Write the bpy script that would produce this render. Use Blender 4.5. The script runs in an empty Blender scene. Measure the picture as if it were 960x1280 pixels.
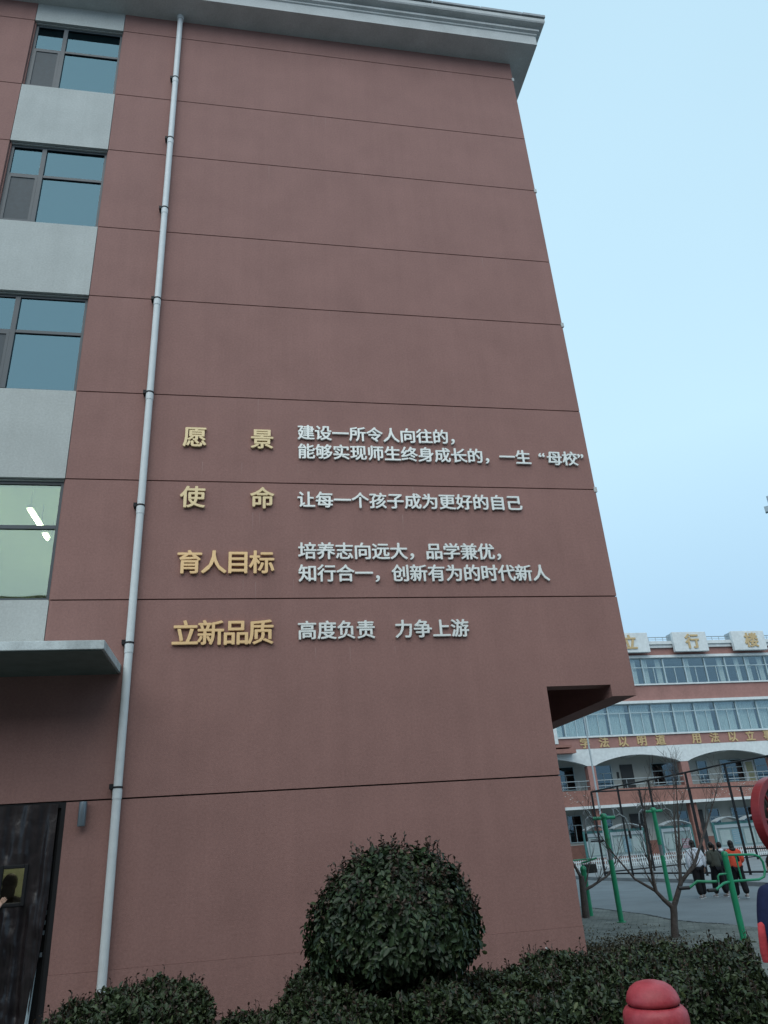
import bpy, bmesh, math, random
import numpy as np
from mathutils import Vector, Matrix
from math import pi, sin, cos, radians
S = bpy.context.scene
COL = S.collection

# ------------------------------------------------------------------ camera
cam = bpy.data.cameras.new('camera'); camo = bpy.data.objects.new('camera', cam); COL.objects.link(camo)
cam.sensor_fit = 'AUTO'; cam.sensor_width = 32; cam.lens = 23.0; cam.clip_start = 0.05; cam.clip_end = 2000
camo.matrix_world = Matrix(((0.98377, -0.01370, -0.17890, 0), (-0.16831, -0.41593, -0.89369, -12.0536),
                            (-0.06217, 0.90929, -0.41149, 2.0), (0, 0, 0, 1)))
S.camera = camo
S.view_settings.view_transform = 'Standard'; S.view_settings.look = 'None'
S.view_settings.exposure = 0.3; S.view_settings.gamma = 1.0

# ------------------------------------------------------------------ world and sun (overcast, late afternoon)
W = bpy.data.worlds.new('World'); S.world = W; W.use_nodes = True
nt = W.node_tree; nt.nodes.clear()
out = nt.nodes.new('ShaderNodeOutputWorld'); bg = nt.nodes.new('ShaderNodeBackground')
sky = nt.nodes.new('ShaderNodeTexSky'); sky.sky_type = 'NISHITA'; sky.sun_disc = False
SUN_EL, SUN_AZ = 48, 200
sky.sun_elevation = radians(SUN_EL); sky.sun_rotation = radians(SUN_AZ); sky.dust_density = 3
geo = nt.nodes.new('ShaderNodeNewGeometry'); sep = nt.nodes.new('ShaderNodeSeparateXYZ')
tc = nt.nodes.new('ShaderNodeTexCoord'); nt.links.new(tc.outputs['Generated'], sep.inputs[0])
ramp = nt.nodes.new('ShaderNodeValToRGB'); nt.links.new(sep.outputs['Z'], ramp.inputs[0])
r = ramp.color_ramp; r.elements[0].position = 0.0; r.elements[0].color = (.34, .50, .68, 1)
r.elements[1].position = 0.9; r.elements[1].color = (.47, .69, .83, 1)
e = r.elements.new(.22); e.color = (.39, .60, .79, 1)
e = r.elements.new(.45); e.color = (.50, .735, .88, 1)
ns = nt.nodes.new('ShaderNodeTexNoise'); ns.inputs['Scale'].default_value = 1.6; ns.inputs['Detail'].default_value = 3
nt.links.new(tc.outputs['Generated'], ns.inputs['Vector'])
nr = nt.nodes.new('ShaderNodeMapRange'); nr.inputs['To Min'].default_value = .93; nr.inputs['To Max'].default_value = 1.07
nt.links.new(ns.outputs['Fac'], nr.inputs['Value'])
vm = nt.nodes.new('ShaderNodeVectorMath'); vm.operation = 'SCALE'
nt.links.new(ramp.outputs[0], vm.inputs[0]); nt.links.new(nr.outputs[0], vm.inputs['Scale'])
sc = nt.nodes.new('ShaderNodeVectorMath'); sc.operation = 'SCALE'; sc.inputs['Scale'].default_value = 0.08
nt.links.new(sky.outputs[0], sc.inputs[0])
mx = nt.nodes.new('ShaderNodeMix'); mx.data_type = 'RGBA'; mx.inputs['Factor'].default_value = .93
nt.links.new(sc.outputs[0], mx.inputs['A']); nt.links.new(vm.outputs[0], mx.inputs['B'])
nt.links.new(mx.outputs['Result'], bg.inputs[0]); nt.links.new(bg.outputs[0], out.inputs[0])
bg.inputs[1].default_value = 1.0
sl = bpy.data.lights.new('sun', 'SUN'); sl.energy = 1.5; sl.angle = radians(70); sl.color = (1, .93, .86)
so = bpy.data.objects.new('sun', sl); COL.objects.link(so)
sd = Vector((-sin(radians(20)) * cos(radians(SUN_EL)), -cos(radians(20)) * cos(radians(SUN_EL)), sin(radians(SUN_EL))))
so.rotation_euler = sd.to_track_quat('Z', 'Y').to_euler()

# ------------------------------------------------------------------ helpers
def mat(name, col, rough=.7, var=.12, scale=3., fine=0, bump=0., bscale=60., metal=0., spec=.5, island=0., col2=None, stretch=None):
    m = bpy.data.materials.new(name); m.use_nodes = True; t = m.node_tree; N = t.nodes; L = t.links
    p = N['Principled BSDF']; p.inputs['Roughness'].default_value = rough; p.inputs['Metallic'].default_value = metal
    p.inputs['Specular IOR Level'].default_value = spec
    g = N.new('ShaderNodeNewGeometry'); mp = N.new('ShaderNodeMapping'); L.new(g.outputs['Position'], mp.inputs[0])
    if stretch: mp.inputs['Scale'].default_value = stretch
    n = N.new('ShaderNodeTexNoise'); n.inputs['Scale'].default_value = scale; n.inputs['Detail'].default_value = 6; n.inputs['Roughness'].default_value = .6
    L.new(mp.outputs[0], n.inputs['Vector'])
    cr = N.new('ShaderNodeValToRGB'); L.new(n.outputs['Fac'], cr.inputs[0])
    c = Vector(col); c2 = Vector(col2) if col2 else c * (1 + var)
    cr.color_ramp.elements[0].position = .3; cr.color_ramp.elements[1].position = .7
    cr.color_ramp.elements[0].color = (*(c * (1 - var)), 1); cr.color_ramp.elements[1].color = (*c2, 1)
    src = cr.outputs[0]
    if island:
        mr = N.new('ShaderNodeMapRange'); mr.inputs['To Min'].default_value = 1 - island; mr.inputs['To Max'].default_value = 1 + island
        L.new(g.outputs['Random Per Island'], mr.inputs['Value'])
        v = N.new('ShaderNodeVectorMath'); v.operation = 'SCALE'; L.new(src, v.inputs[0]); L.new(mr.outputs[0], v.inputs['Scale']); src = v.outputs[0]
    if fine:
        n2 = N.new('ShaderNodeTexNoise'); n2.inputs['Scale'].default_value = fine; n2.inputs['Detail'].default_value = 3
        L.new(g.outputs['Position'], n2.inputs['Vector'])
        mr = N.new('ShaderNodeMapRange'); mr.inputs['From Min'].default_value = .3; mr.inputs['From Max'].default_value = .7
        mr.inputs['To Min'].default_value = .92; mr.inputs['To Max'].default_value = 1.08; L.new(n2.outputs['Fac'], mr.inputs['Value'])
        v = N.new('ShaderNodeVectorMath'); v.operation = 'SCALE'; L.new(src, v.inputs[0]); L.new(mr.outputs[0], v.inputs['Scale']); src = v.outputs[0]
    L.new(src, p.inputs['Base Color'])
    if bump:
        nb = N.new('ShaderNodeTexNoise'); nb.inputs['Scale'].default_value = bscale; nb.inputs['Detail'].default_value = 4
        L.new(g.outputs['Position'], nb.inputs['Vector'])
        b = N.new('ShaderNodeBump'); b.inputs['Strength'].default_value = bump; b.inputs['Distance'].default_value = .02
        L.new(nb.outputs['Fac'], b.inputs['Height']); L.new(b.outputs[0], p.inputs['Normal'])
    m['src'] = 1
    return m

def glass_mat(name, refl, tint, fac, rough=.02):
    m = bpy.data.materials.new(name); m.use_nodes = True; t = m.node_tree; N = t.nodes; L = t.links; N.clear()
    o = N.new('ShaderNodeOutputMaterial'); mxs = N.new('ShaderNodeMixShader'); gl = N.new('ShaderNodeBsdfGlossy'); tr = N.new('ShaderNodeBsdfTransparent')
    gl.inputs['Color'].default_value = (*refl, 1); gl.inputs['Roughness'].default_value = rough; tr.inputs['Color'].default_value = (*tint, 1)
    g = N.new('ShaderNodeNewGeometry'); n = N.new('ShaderNodeTexNoise'); n.inputs['Scale'].default_value = 1.3
    L.new(g.outputs['Position'], n.inputs['Vector']); b = N.new('ShaderNodeBump'); b.inputs['Strength'].default_value = .02; b.inputs['Distance'].default_value = .05
    L.new(n.outputs['Fac'], b.inputs['Height']); L.new(b.outputs[0], gl.inputs['Normal'])
    mxs.inputs[0].default_value = fac; L.new(tr.outputs[0], mxs.inputs[1]); L.new(gl.outputs[0], mxs.inputs[2]); L.new(mxs.outputs[0], o.inputs[0])
    return m

def emit_mat(name, col, s):
    m = bpy.data.materials.new(name); m.use_nodes = True; p = m.node_tree.nodes['Principled BSDF']
    p.inputs['Base Color'].default_value = (.8, .8, .8, 1); p.inputs['Emission Color'].default_value = (*col, 1); p.inputs['Emission Strength'].default_value = s
    return m

def wall_mat(name, col):
    """painted render: soft mottling, faint vertical rain streaks, tiny grain"""
    m = mat(name, col, rough=.85, var=.07, scale=1.1, fine=28, bump=.35, bscale=90, spec=.25)
    t = m.node_tree; N = t.nodes; L = t.links; p = N['Principled BSDF']; src = p.inputs['Base Color'].links[0].from_socket
    g = N.new('ShaderNodeNewGeometry'); mp = N.new('ShaderNodeMapping'); mp.inputs['Scale'].default_value = (5, 5, .28); L.new(g.outputs['Position'], mp.inputs[0])
    n = N.new('ShaderNodeTexNoise'); n.inputs['Scale'].default_value = 1.; n.inputs['Detail'].default_value = 5; L.new(mp.outputs[0], n.inputs['Vector'])
    mr = N.new('ShaderNodeMapRange'); mr.inputs['From Min'].default_value = .35; mr.inputs['From Max'].default_value = .75
    mr.inputs['To Min'].default_value = .975; mr.inputs['To Max'].default_value = 1.035; L.new(n.outputs['Fac'], mr.inputs['Value'])
    v = N.new('ShaderNodeVectorMath'); v.operation = 'SCALE'; L.new(src, v.inputs[0]); L.new(mr.outputs[0], v.inputs['Scale']); L.new(v.outputs[0], p.inputs['Base Color'])
    return m

def link(name, me, m=None, parent=None, loc=None, **kw):
    o = bpy.data.objects.new(name, me); COL.objects.link(o)
    if m is not None and me is not None and len(me.materials) == 0: me.materials.append(m)
    if parent is not None: o.parent = parent
    if loc is not None: o.location = loc
    for k, v in kw.items(): o[k] = v
    return o
def thing(name, label, cat, loc=(0, 0, 0), rz=0, group=None):
    o = bpy.data.objects.new(name, None); COL.objects.link(o); o.empty_display_size = .1
    o.location = loc; o.rotation_euler = (0, 0, rz); o['label'] = label; o['category'] = cat
    if group: o['group'] = group
    return o
def tag(o, label, cat, group=None):
    o['label'] = label; o['category'] = cat
    if group: o['group'] = group
    return o

class MB:
    """collects geometry for one mesh"""
    def __init__(s): s.v = []; s.f = []; s.sm = []
    def add(s, vs, fs, smooth=False):
        n = len(s.v); s.v += [tuple(v) for v in vs]; s.f += [tuple(i + n for i in f) for f in fs]; s.sm += [smooth] * len(fs); return s
    def box(s, x0, x1, y0, y1, z0, z1):
        return s.add([(x0, y0, z0), (x1, y0, z0), (x1, y1, z0), (x0, y1, z0), (x0, y0, z1), (x1, y0, z1), (x1, y1, z1), (x0, y1, z1)],
                     [(0, 3, 2, 1), (4, 5, 6, 7), (0, 1, 5, 4), (1, 2, 6, 5), (2, 3, 7, 6), (3, 0, 4, 7)])
    def prism(s, pts, y0, y1):   # polygon in x,z (counter-clockwise seen from -y), extruded along y
        n = len(pts); vs = [(x, y0, z) for x, z in pts] + [(x, y1, z) for x, z in pts]
        return s.add(vs, [tuple(range(n)), tuple(range(2 * n - 1, n - 1, -1))] + [(i, i + n, (i + 1) % n + n, (i + 1) % n) for i in range(n)])
    def tube(s, pts, rad, n=8, cap=True):
        pts = [Vector(p) for p in pts]; k = len(pts)
        if not hasattr(rad, '__len__'): rad = [rad] * k
        vs = []; ref = None
        for i, p in enumerate(pts):
            d = (pts[min(i + 1, k - 1)] - pts[max(i - 1, 0)])
            if d.length < 1e-9: d = Vector((0, 0, 1))
            d.normalize()
            if ref is None: ref = d.orthogonal().normalized()
            ref = ref - d * ref.dot(d)
            if ref.length < 1e-6: ref = d.orthogonal()
            ref.normalize(); b = d.cross(ref)
            for j in range(n):
                a = 2 * pi * j / n; vs.append(p + (ref * cos(a) + b * sin(a)) * rad[i])
        fs = [(i * n + j, i * n + (j + 1) % n, (i + 1) * n + (j + 1) % n, (i + 1) * n + j) for i in range(k - 1) for j in range(n)]
        s.add(vs, fs, True)
        if cap: s.add(vs[:n], [tuple(range(n - 1, -1, -1))]); s.add(vs[-n:], [tuple(range(n))])
        return s
    def lathe(s, prof, c=(0, 0, 0), n=32):
        vs = [(c[0] + r_ * cos(2 * pi * j / n), c[1] + r_ * sin(2 * pi * j / n), c[2] + z) for r_, z in prof for j in range(n)]
        fs = [(i * n + j, i * n + (j + 1) % n, (i + 1) * n + (j + 1) % n, (i + 1) * n + j) for i in range(len(prof) - 1) for j in range(n)]
        return s.add(vs, fs, True)
    def ball(s, c, r3, nu=14, nv=10):
        vs = [(c[0] + r3[0] * sin(pi * i / nv) * cos(2 * pi * j / nu), c[1] + r3[1] * sin(pi * i / nv) * sin(2 * pi * j / nu), c[2] + r3[2] * cos(pi * i / nv))
              for i in range(nv + 1) for j in range(nu)]
        return s.add(vs, [(i * nu + j, (i + 1) * nu + j, (i + 1) * nu + (j + 1) % nu, i * nu + (j + 1) % nu) for i in range(nv) for j in range(nu)], True)
    def mesh(s, name='mesh', bevel=0):
        me = bpy.data.meshes.new(name); me.from_pydata(s.v, [], s.f); me.polygons.foreach_set('use_smooth', s.sm); me.validate(); me.update()
        if bevel:
            b = bmesh.new(); b.from_mesh(me)
            bmesh.ops.bevel(b, geom=[e_ for e_ in b.edges if len(e_.link_faces) == 2 and e_.calc_face_angle(0) > .6], offset=bevel, segments=2, affect='EDGES', profile=.6)
            b.to_mesh(me); b.free()
        return me
    def build(s, name, m, parent=None, bevel=0, **kw): return link(name, s.mesh(name, bevel), m, parent, **kw)
def box(name, m, parent, x0, x1, y0, y1, z0, z1, bevel=0, **kw): return MB().box(x0, x1, y0, y1, z0, z1).build(name, m, parent, bevel, **kw)

RED = (.278, .158, .141)
M = dict(
    wall=wall_mat('red_render', RED), joint=mat('dark_joint', (.035, .028, .03), .9),  # joint: dark colour of the core in the gaps between panels
    white=wall_mat('pale_render', (.44, .475, .465)), cornice=mat('cornice_paint', (.47, .50, .50), .8, .10, 2., fine=30, bump=.15, spec=.2),
    roof=mat('roof_slab', (.30, .33, .35), .8, .15, 5),
    frame=mat('window_frame_metal', (.036, .056, .070), .45, .1, metal=.0), screen=mat('insect_screen', (.030, .048, .060), .6, .15, 12),
    glass=glass_mat('blue_window_glass', (.057, .106, .134), (.34, .50, .54), .82),
    glass2=glass_mat('clear_window_glass', (.55, .7, .72), (.74, .80, .66), .14),
    room=mat('room_paint', (.55, .62, .44), .8, .05), roomdark=mat('room_dark', (.22, .26, .28), .8, .1),
    pipe=mat('pipe_pvc', (.60, .655, .67), .45, .06, 6, spec=.4), dark=mat('dark_metal', (.014, .015, .017), .55, .2, spec=.2),
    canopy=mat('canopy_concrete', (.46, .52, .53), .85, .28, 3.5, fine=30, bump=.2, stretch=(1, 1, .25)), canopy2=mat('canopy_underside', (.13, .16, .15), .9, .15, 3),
    gold=mat('gold_letter', (.67, .54, .31), .45, .06, 2, metal=.15), gold2=mat('deep_gold_letter', (.76, .52, .26), .45, .06, 2, metal=.15), silver=mat('silver_letter', (.74, .78, .76), .4, .05, 2, metal=.1),
    lamp=mat('lamp_housing', (.16, .20, .23), .35, .1, metal=.4),
    curtain=mat('curtain_vinyl', (.020, .016, .0175), .33, .3, 5, bump=.25, bscale=14, spec=.5),
    skin=mat('skin', (.42, .27, .2), .6, .05), hair=mat('hair', (.008, .007, .007), .5, .2, 20, spec=.3),
)

# ------------------------------------------------------------------ ground
def sheet(name, pts, z, m, **kw):
    return link(name, MB().add([(x, y, z) for x, y in pts], [tuple(range(len(pts)))]).mesh(name), m, None, **kw)
M['soil'] = mat('paver_dirt', (.10, .115, .105), .95, .28, 1.8, fine=9, bump=.9, bscale=7, col2=(.17, .19, .175))
M['asphalt'] = mat('asphalt', (.125, .15, .165), .85, .13, .7, fine=40, bump=.25, bscale=120, col2=(.155, .185, .20))
M['concrete'] = mat('yard_concrete', (.19, .215, .225), .85, .12, .8, fine=20, bump=.2)
M['kerbm'] = mat('kerb_stone', (.16, .175, .18), .85, .15, 3)
M['bed'] = mat('bed_soil', (.035, .03, .024), .95, .3, 5, bump=.8, bscale=20)
sheet('ground', [(-400, -400), (400, -400), (400, 600), (-400, 600)], 0, M['soil'], kind='structure')
kerbl = [(16.0, -60), (16.7, 5), (16.72, 12.3), (16.35, 17), (15.3, 22.2), (15.0, 60)]
edge = [(9.9, 60), (9.75, 10.4), (9.85, 9), (9.95, 7.6), (9.8, 6.2), (9.9, 5.2), (10.2, 4.4), (10.4, 2), (10.4, -60)]
sheet('road', edge + kerbl, .004, M['asphalt'], kind='structure')
sheet('schoolyard', list(reversed(kerbl)) + [(60, -60), (60, 60)][:2], .1, M['concrete'], kind='structure')
kb = MB()
for a, b in zip(kerbl[:-1], kerbl[1:]):
    d = Vector((b[0] - a[0], b[1] - a[1])).normalized(); n = Vector((d.y, -d.x)) * .13; k = -n
    kb.add([(a[0] + k.x, a[1] + k.y, 0), (b[0] + k.x, b[1] + k.y, 0), (b[0] + n.x, b[1] + n.y, 0), (a[0] + n.x, a[1] + n.y, 0),
            (a[0] + k.x, a[1] + k.y, .13), (b[0] + k.x, b[1] + k.y, .13), (b[0] + n.x, b[1] + n.y, .13), (a[0] + n.x, a[1] + n.y, .13)],
           [(0, 3, 2, 1), (4, 5, 6, 7), (0, 1, 5, 4), (1, 2, 6, 5), (2, 3, 7, 6), (3, 0, 4, 7)])
kb.build('kerb', M['kerbm'], kind='structure')
sheet('planting_bed', [(-2.2, -5.7), (5.0, -5.7), (7.0, -2.2), (7.4, .9), (5.1, -.02), (-2.2, -.02)], .004, M['bed'], kind='structure')
pm_ = mat('worn_pavers', (.10, .118, .108), .95, .30, 1.6, fine=8, bump=.5, bscale=9, col2=(.185, .205, .19)); t_ = pm_.node_tree; N_ = t_.nodes
br = N_.new('ShaderNodeTexBrick'); g_ = N_.new('ShaderNodeNewGeometry'); mp_ = N_.new('ShaderNodeMapping'); mp_.inputs['Rotation'].default_value = (0, 0, .5)
nz_ = N_.new('ShaderNodeTexNoise'); nz_.inputs['Scale'].default_value = 2.5; t_.links.new(g_.outputs['Position'], nz_.inputs['Vector']); ad = N_.new('ShaderNodeVectorMath'); ad.operation = 'MULTIPLY_ADD'; ad.inputs[1].default_value = (.1, .1, 0)
t_.links.new(nz_.outputs['Color'], ad.inputs[0]); t_.links.new(g_.outputs['Position'], ad.inputs[2]); t_.links.new(ad.outputs[0], mp_.inputs[0]); t_.links.new(mp_.outputs[0], br.inputs['Vector'])
br.inputs['Scale'].default_value = 1; br.inputs['Brick Width'].default_value = .24; br.inputs['Row Height'].default_value = .13; br.inputs['Mortar Size'].default_value = .014; br.inputs['Mortar Smooth'].default_value = .4
br.inputs['Color1'].default_value = (1.05, 1.05, 1.05, 1); br.inputs['Color2'].default_value = (.8, .8, .8, 1); br.inputs['Mortar'].default_value = (.5, .5, .48, 1)
P_ = N_['Principled BSDF']; src_ = P_.inputs['Base Color'].links[0].from_socket; ml = N_.new('ShaderNodeVectorMath'); ml.operation = 'MULTIPLY'
t_.links.new(src_, ml.inputs[0]); t_.links.new(br.outputs['Color'], ml.inputs[1]); t_.links.new(ml.outputs[0], P_.inputs['Base Color'])
sheet('pavement', [(5.3, .95), (7.45, .95), (10.1, -3), (10.38, 2), (10.18, 4.4), (9.88, 5.2), (9.78, 6.2), (9.93, 7.6), (9.83, 9), (9.73, 10.4), (9.85, 40), (5.3, 40)], .003, pm_, kind='structure')
# edge of worn asphalt: a slightly raised broken lip
lip = MB(); random.seed(2)
for a, b in zip(edge[1:6], edge[2:7]):
    for i in range(6):
        t0 = i / 6; t1 = t0 + random.uniform(.1, .16); p = Vector(a).lerp(Vector(b), t0); q = Vector(a).lerp(Vector(b), t1); w = random.uniform(.03, .09)
        lip.box(min(p.x, q.x) - w * .5, max(p.x, q.x) + w * .2, q.y, p.y, .002, random.uniform(.008, .016))
lip.build('asphalt_edge', mat('asphalt_lip', (.06, .07, .075), .9), kind='structure')

# ------------------------------------------------------------------ the school building
B = thing('school_building', 'red-brown school building end wall with rounded lettering, pale spandrels and overhanging upper storeys', 'building')
JZ = [2.86, 5.91, 8.1, 9.9, 12.12, 13.91, 16.15, 17.94, 20.17, 20.9]
g = .011
XL, XR, XW0, XW1, XLow = -9.0, 6.67, -5.14, -3.155, 5.04
def panel(pts, m='wall'): return MB().prism(pts, 0, .06).build('wall_panel', M[m], B)
def rect(x0, x1, z0, z1, m='wall'): return panel([(x0, z0), (x1, z0), (x1, z1), (x0, z1)], m)
for i in range(1, 9): rect(XW1 + .008, XR, JZ[i] + g, JZ[i + 1] - g)
zt = JZ[1] - g
panel([(XW1 + .008, 4.84), (XW1 + .008, zt), (XR, zt), (XR, 4.1), (6.22, 4.1), (6.22, 4.3), (XLow, 4.3), (XLow, 2.86 + g), (-2.0, 2.86 + g), (-2.0, 4.84)][::-1])
rect(XL, -2.0 - .001, 2.86 + g, 4.70)                                    # wall under the canopy
rect(-2.56, XLow, .70, 2.86 - g)
MB().box(-2.56, XLow, -.008, .06, 0, .697).build('plinth', M['wall'], B)
rect(XL, -5.6, 0, 2.86 - g)
for i in (2, 3, 4, 5, 6, 7, 8): rect(XL, XW0 - .008, JZ[i] + g, JZ[i + 1] - g)
rect(XL, XW0 - .008, 4.84, 5.91 - g); rect(XL, XW0 - .008, 5.91 + g, 8.1 - g)
WZ = [(5.91, 8.1), (9.9, 12.12), (13.91, 16.15), (17.94, 20.17)]
sp = [(4.84, 5.90), (8.112, 9.89), (12.132, 13.9), (16.162, 17.93), (20.182, 20.9)]
for z0, z1 in sp: rect(XW0 + .004, XW1 - .004, z0, z1, 'white')
# structure behind the panels
cb = MB()
cb.box(XW1, XR - .01, .06, 14, 5.0, 21.0); cb.box(-1.9, XLow - .01, .06, 14, 0, 4.9)
cb.box(XL, XW0, .06, .35, 4.9, 21.0)
for z0, z1 in [(4.9, 5.91)] + [(WZ[i][1], WZ[i + 1][0]) for i in range(3)] + [(20.17, 21.0)]: cb.box(XW0, XW1, .06, .35, z0, z1)
cb.box(XL, -1.95, .06, .35, 2.86, 4.85); cb.box(-2.55, -1.9, .06, .35, 0, 2.86); cb.box(XL, -5.62, .06, .35, 0, 2.86)
cb.build('wall', M['joint'], B)
for z0, z1 in WZ:                                                       # painted reveals, a hair proud of the core
    box('window_reveal', M['wall'], B, XW0 - .001, XW0 + .02, .06, .349, z0, z1); box('window_reveal', M['wall'], B, XW1 - .02, XW1 + .001, .06, .349, z0, z1)
    box('window_head', M['white'], B, XW0 + .02, XW1 - .02, .06, .345, z1 - .015, z1 + .002); box('window_sill', M['white'], B, XW0 + .02, XW1 - .02, .02, .345, z0 - .03, z0 + .012)
sl_ = MB()
for z in (4.86, 8.95, 12.98, 17.0, 20.95): sl_.box(XL, XW1 - .002, .352, 9, z - .12, z + .02)
sl_.build('floor_slab', M['room'], B)
iw = MB(); iw.box(XL, XW1, 8.9, 9, 0, 21); iw.box(XL - .1, XL, .06, 9, 0, 21); iw.box(-9, -1.95, 2.6, 2.7, 0, 4.73)
iw.box(XW1 - .03, XW1 - .003, .352, 8.9, 4.9, 21); iw.box(-1.95, -1.92, .352, 8.9, 0, 4.8)
iw.build('interior_wall', M['room'], B)
# overhang: beams and soffit
ob = MB()
ob.box(XLow, 6.22, .06, .35, 4.3, 5.0); ob.box(6.22, XR - .002, .06, 14, 4.1, 5.0); ob.box(XLow, 6.22, .35, 14, 4.86, 5.0); ob.box(XLow, 6.22, 5.5, 5.9, 4.3, 4.86)
ob.build('overhang_beam', M['wall'], B)
MB().box(XLow - .011, XLow, .06, 14, 0, 4.3).build('return_wall', M['wall'], B)
MB().box(XR - .012, XR, .06, 14, 5.0, 20.9).build('side_wall', M['wall'], B)
# cornice: profile swept along the front and round the corner
prof = [(0, 20.80), (.57, 20.84), (.57, 21.17), (.60, 21.19), (.60, 21.24), (.66, 21.27), (.66, 21.34), (.62, 21.36), (.62, 21.40), (.78, 21.43), (.80, 21.47), (.80, 21.58), (.0, 21.62)]
def corn(pr, name, m):
    mb = MB(); n = len(pr); vs = []
    for d, z in pr: vs.append((XL - .3, -d, z))
    for d, z in pr: vs.append((XR + d, -d, z))
    for d, z in pr: vs.append((XR + d, 14 + d, z))
    fs = [(k * n + i, k * n + (i + 1) % n, (k + 1) * n + (i + 1) % n, (k + 1) * n + i) for k in range(2) for i in range(n)]
    fs += [tuple(range(n - 1, -1, -1)), tuple(range(2 * n, 3 * n))]
    return mb.add(vs, fs).build(name, m, B)
corn(prof, 'cornice', M['cornice'])
MB().box(XL, XR - .02, .02, 13.9, 21.0, 21.6).build('roof', M['roof'], B)
random.seed(5); x = -8.9                                                # roof edge coping pieces
while x < XR + .4:
    w = random.uniform(1.1, 1.3); x1 = min(x + w, XR + .84); dz = random.uniform(0, .025)
    MB().box(x, x1 - .02, -.84 + random.uniform(0, .02), .3, 21.622, 21.68 + dz).build('coping_slab', M['roof'], B); x += w
# small lugs where joint beads meet the corner
for z in JZ[2:-1:2]: MB().box(XR - .03, XR + .032, -.015, .03, z - .055, z + .05).build('joint_stop', M['cornice'], B)
MB().tube([(4.41, .05, .47), (4.41, -.06, .45)], .014).build('drain_spout', M['pipe'], B)

# windows
frame_cache = {}
def window(zb, zt_, lit):
    f = MB(); y0, y1 = .10, .16; a, b = XW0 + .022, XW1 - .022; w = .055; tr = zt_ - .87; mu = -4.45
    zb += .014; zt_ -= .017
    f.box(a, b, y0, y1, zb, zb + w); f.box(a, b, y0, y1, zt_ - w, zt_); f.box(a, a + w, y0, y1, zb + w, zt_ - w); f.box(b - w, b, y0, y1, zb + w, zt_ - w)
    f.box(mu - .045, mu + .045, y0 - .012, y1 - .002, zb + w, zt_ - w)
    f.box(a + w, mu - .045, y0 + .003, y1 - .004, tr - .035, tr + .035); f.box(mu + .045, b - w, y0 - .004, y1 - .004, tr - .035, tr + .03)
    fo = f.build('window', M['frame'], B)
    gm = M['glass2'] if lit else M['glass']
    for (p, q, s_, t_) in [(a + w, mu - .045, tr + .035, zt_ - w), (mu + .045, b - w, tr + .03, zt_ - w), (mu + .045, b - w, zb + w, tr - .035), (a + w + .06, mu - .1, zb + w + .06, tr - .095)]:
        MB().box(p, q, .126, .132, s_, t_).build('pane', gm, fo)
    s_ = MB(); p, q, zz0, zz1 = a + w, mu - .045, zb + w, tr - .035
    s_.box(p, q, .085, .124, zz0, zz0 + .05); s_.box(p, q, .085, .124, zz1 - .05, zz1); s_.box(p, p + .05, .085, .124, zz0 + .05, zz1 - .05); s_.box(q - .05, q, .085, .124, zz0 + .05, zz1 - .05)
    s_.build('sash', M['frame'], fo)
    MB().box(p + .05, q - .05, .100, .104, zz0 + .05, zz1 - .05).build('insect_screen', M['screen'], fo)
for i, (z0, z1) in enumerate(WZ): window(z0, z1, i == 0)
# tube lights hanging in the lit classroom and in the lobby
tl = emit_mat('tube_light', (1, 1, .86), 30); tl2 = emit_mat('lobby_tube_light', (1, .92, .86), 42)
def tube_lamp(label, loc, L_=1.2, rz=pi / 2, tm=None):
    t = thing('tube_lamp', label, 'ceiling lamp', loc, rz, 'tube lamps inside the building')
    MB().tube([(-L_ / 2, 0, 0), (L_ / 2, 0, 0)], .03).build('tube', tm or tl, t); box('housing', M['white'], t, -L_ / 2, L_ / 2, -.06, .06, .035, .09)
    for sx in (-.4, .4): MB().tube([(sx, 0, .09), (sx, 0, .5)], .006, 5).build('rod', M['dark'], t)
tube_lamp('lit tube lamp nearest the glass of the lowest lit window', (-4.05, 1.75, 8.1), .9)
tube_lamp('short second tube lamp deeper inside the lowest lit window', (-4.06, 2.62, 8.1), .25)
tube_lamp('lit tube lamp deep in the classroom of the lowest lit window', (-6.4, 3.6, 8.1))
tube_lamp('lit tube lamp at the back of the lit classroom', (-4.0, 6.0, 8.1))
tube_lamp('lit tube lamp on the top floor behind the highest window', (-4.4, 3.0, 20.5), 1.2)
tube_lamp('lit tube lamp in the lobby behind the door curtain', (-3.4, 1.9, 3.3), 1.2, 0, tm=tl2)

# canopy over the door
cn = thing('door_canopy', 'pale concrete canopy slab over the curtained door', 'canopy', (0, 0, 0))
MB().box(-9, -1.96, -1.54, -.001, 4.704, 4.83).build('slab', M['canopy'], cn, bevel=.008)
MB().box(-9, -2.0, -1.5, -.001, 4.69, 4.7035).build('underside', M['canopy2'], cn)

# downpipe with collars and brackets
dp = thing('downpipe', 'white plastic downpipe running the full height of the wall beside the lettering', 'drainpipe', (-1.85, -.10, 0))
MB().tube([(0, 0, .35), (0, 0, 20.82)], .062, 20).build('pipe', M['pipe'], dp)
MB().tube([(0, 0, 20.70), (0, 0, 20.815)], .085, 20).build('pipe_head', M['pipe'], dp)
for z in (18.56, 16.55, 14.46, 12.05, 9.86, 7.56, 5.16, 3.01):
    MB().tube([(0, 0, z - .16), (0, 0, z - .03)], .068, 20).build('collar', M['pipe'], dp)
    k = MB(); k.tube([(0, 0, z - .012), (0, 0, z + .012)], .071, 20); k.box(-.12, -.05, -.02, .1, z - .02, z + .05); k.build('bracket', M['dark'], dp)

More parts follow.
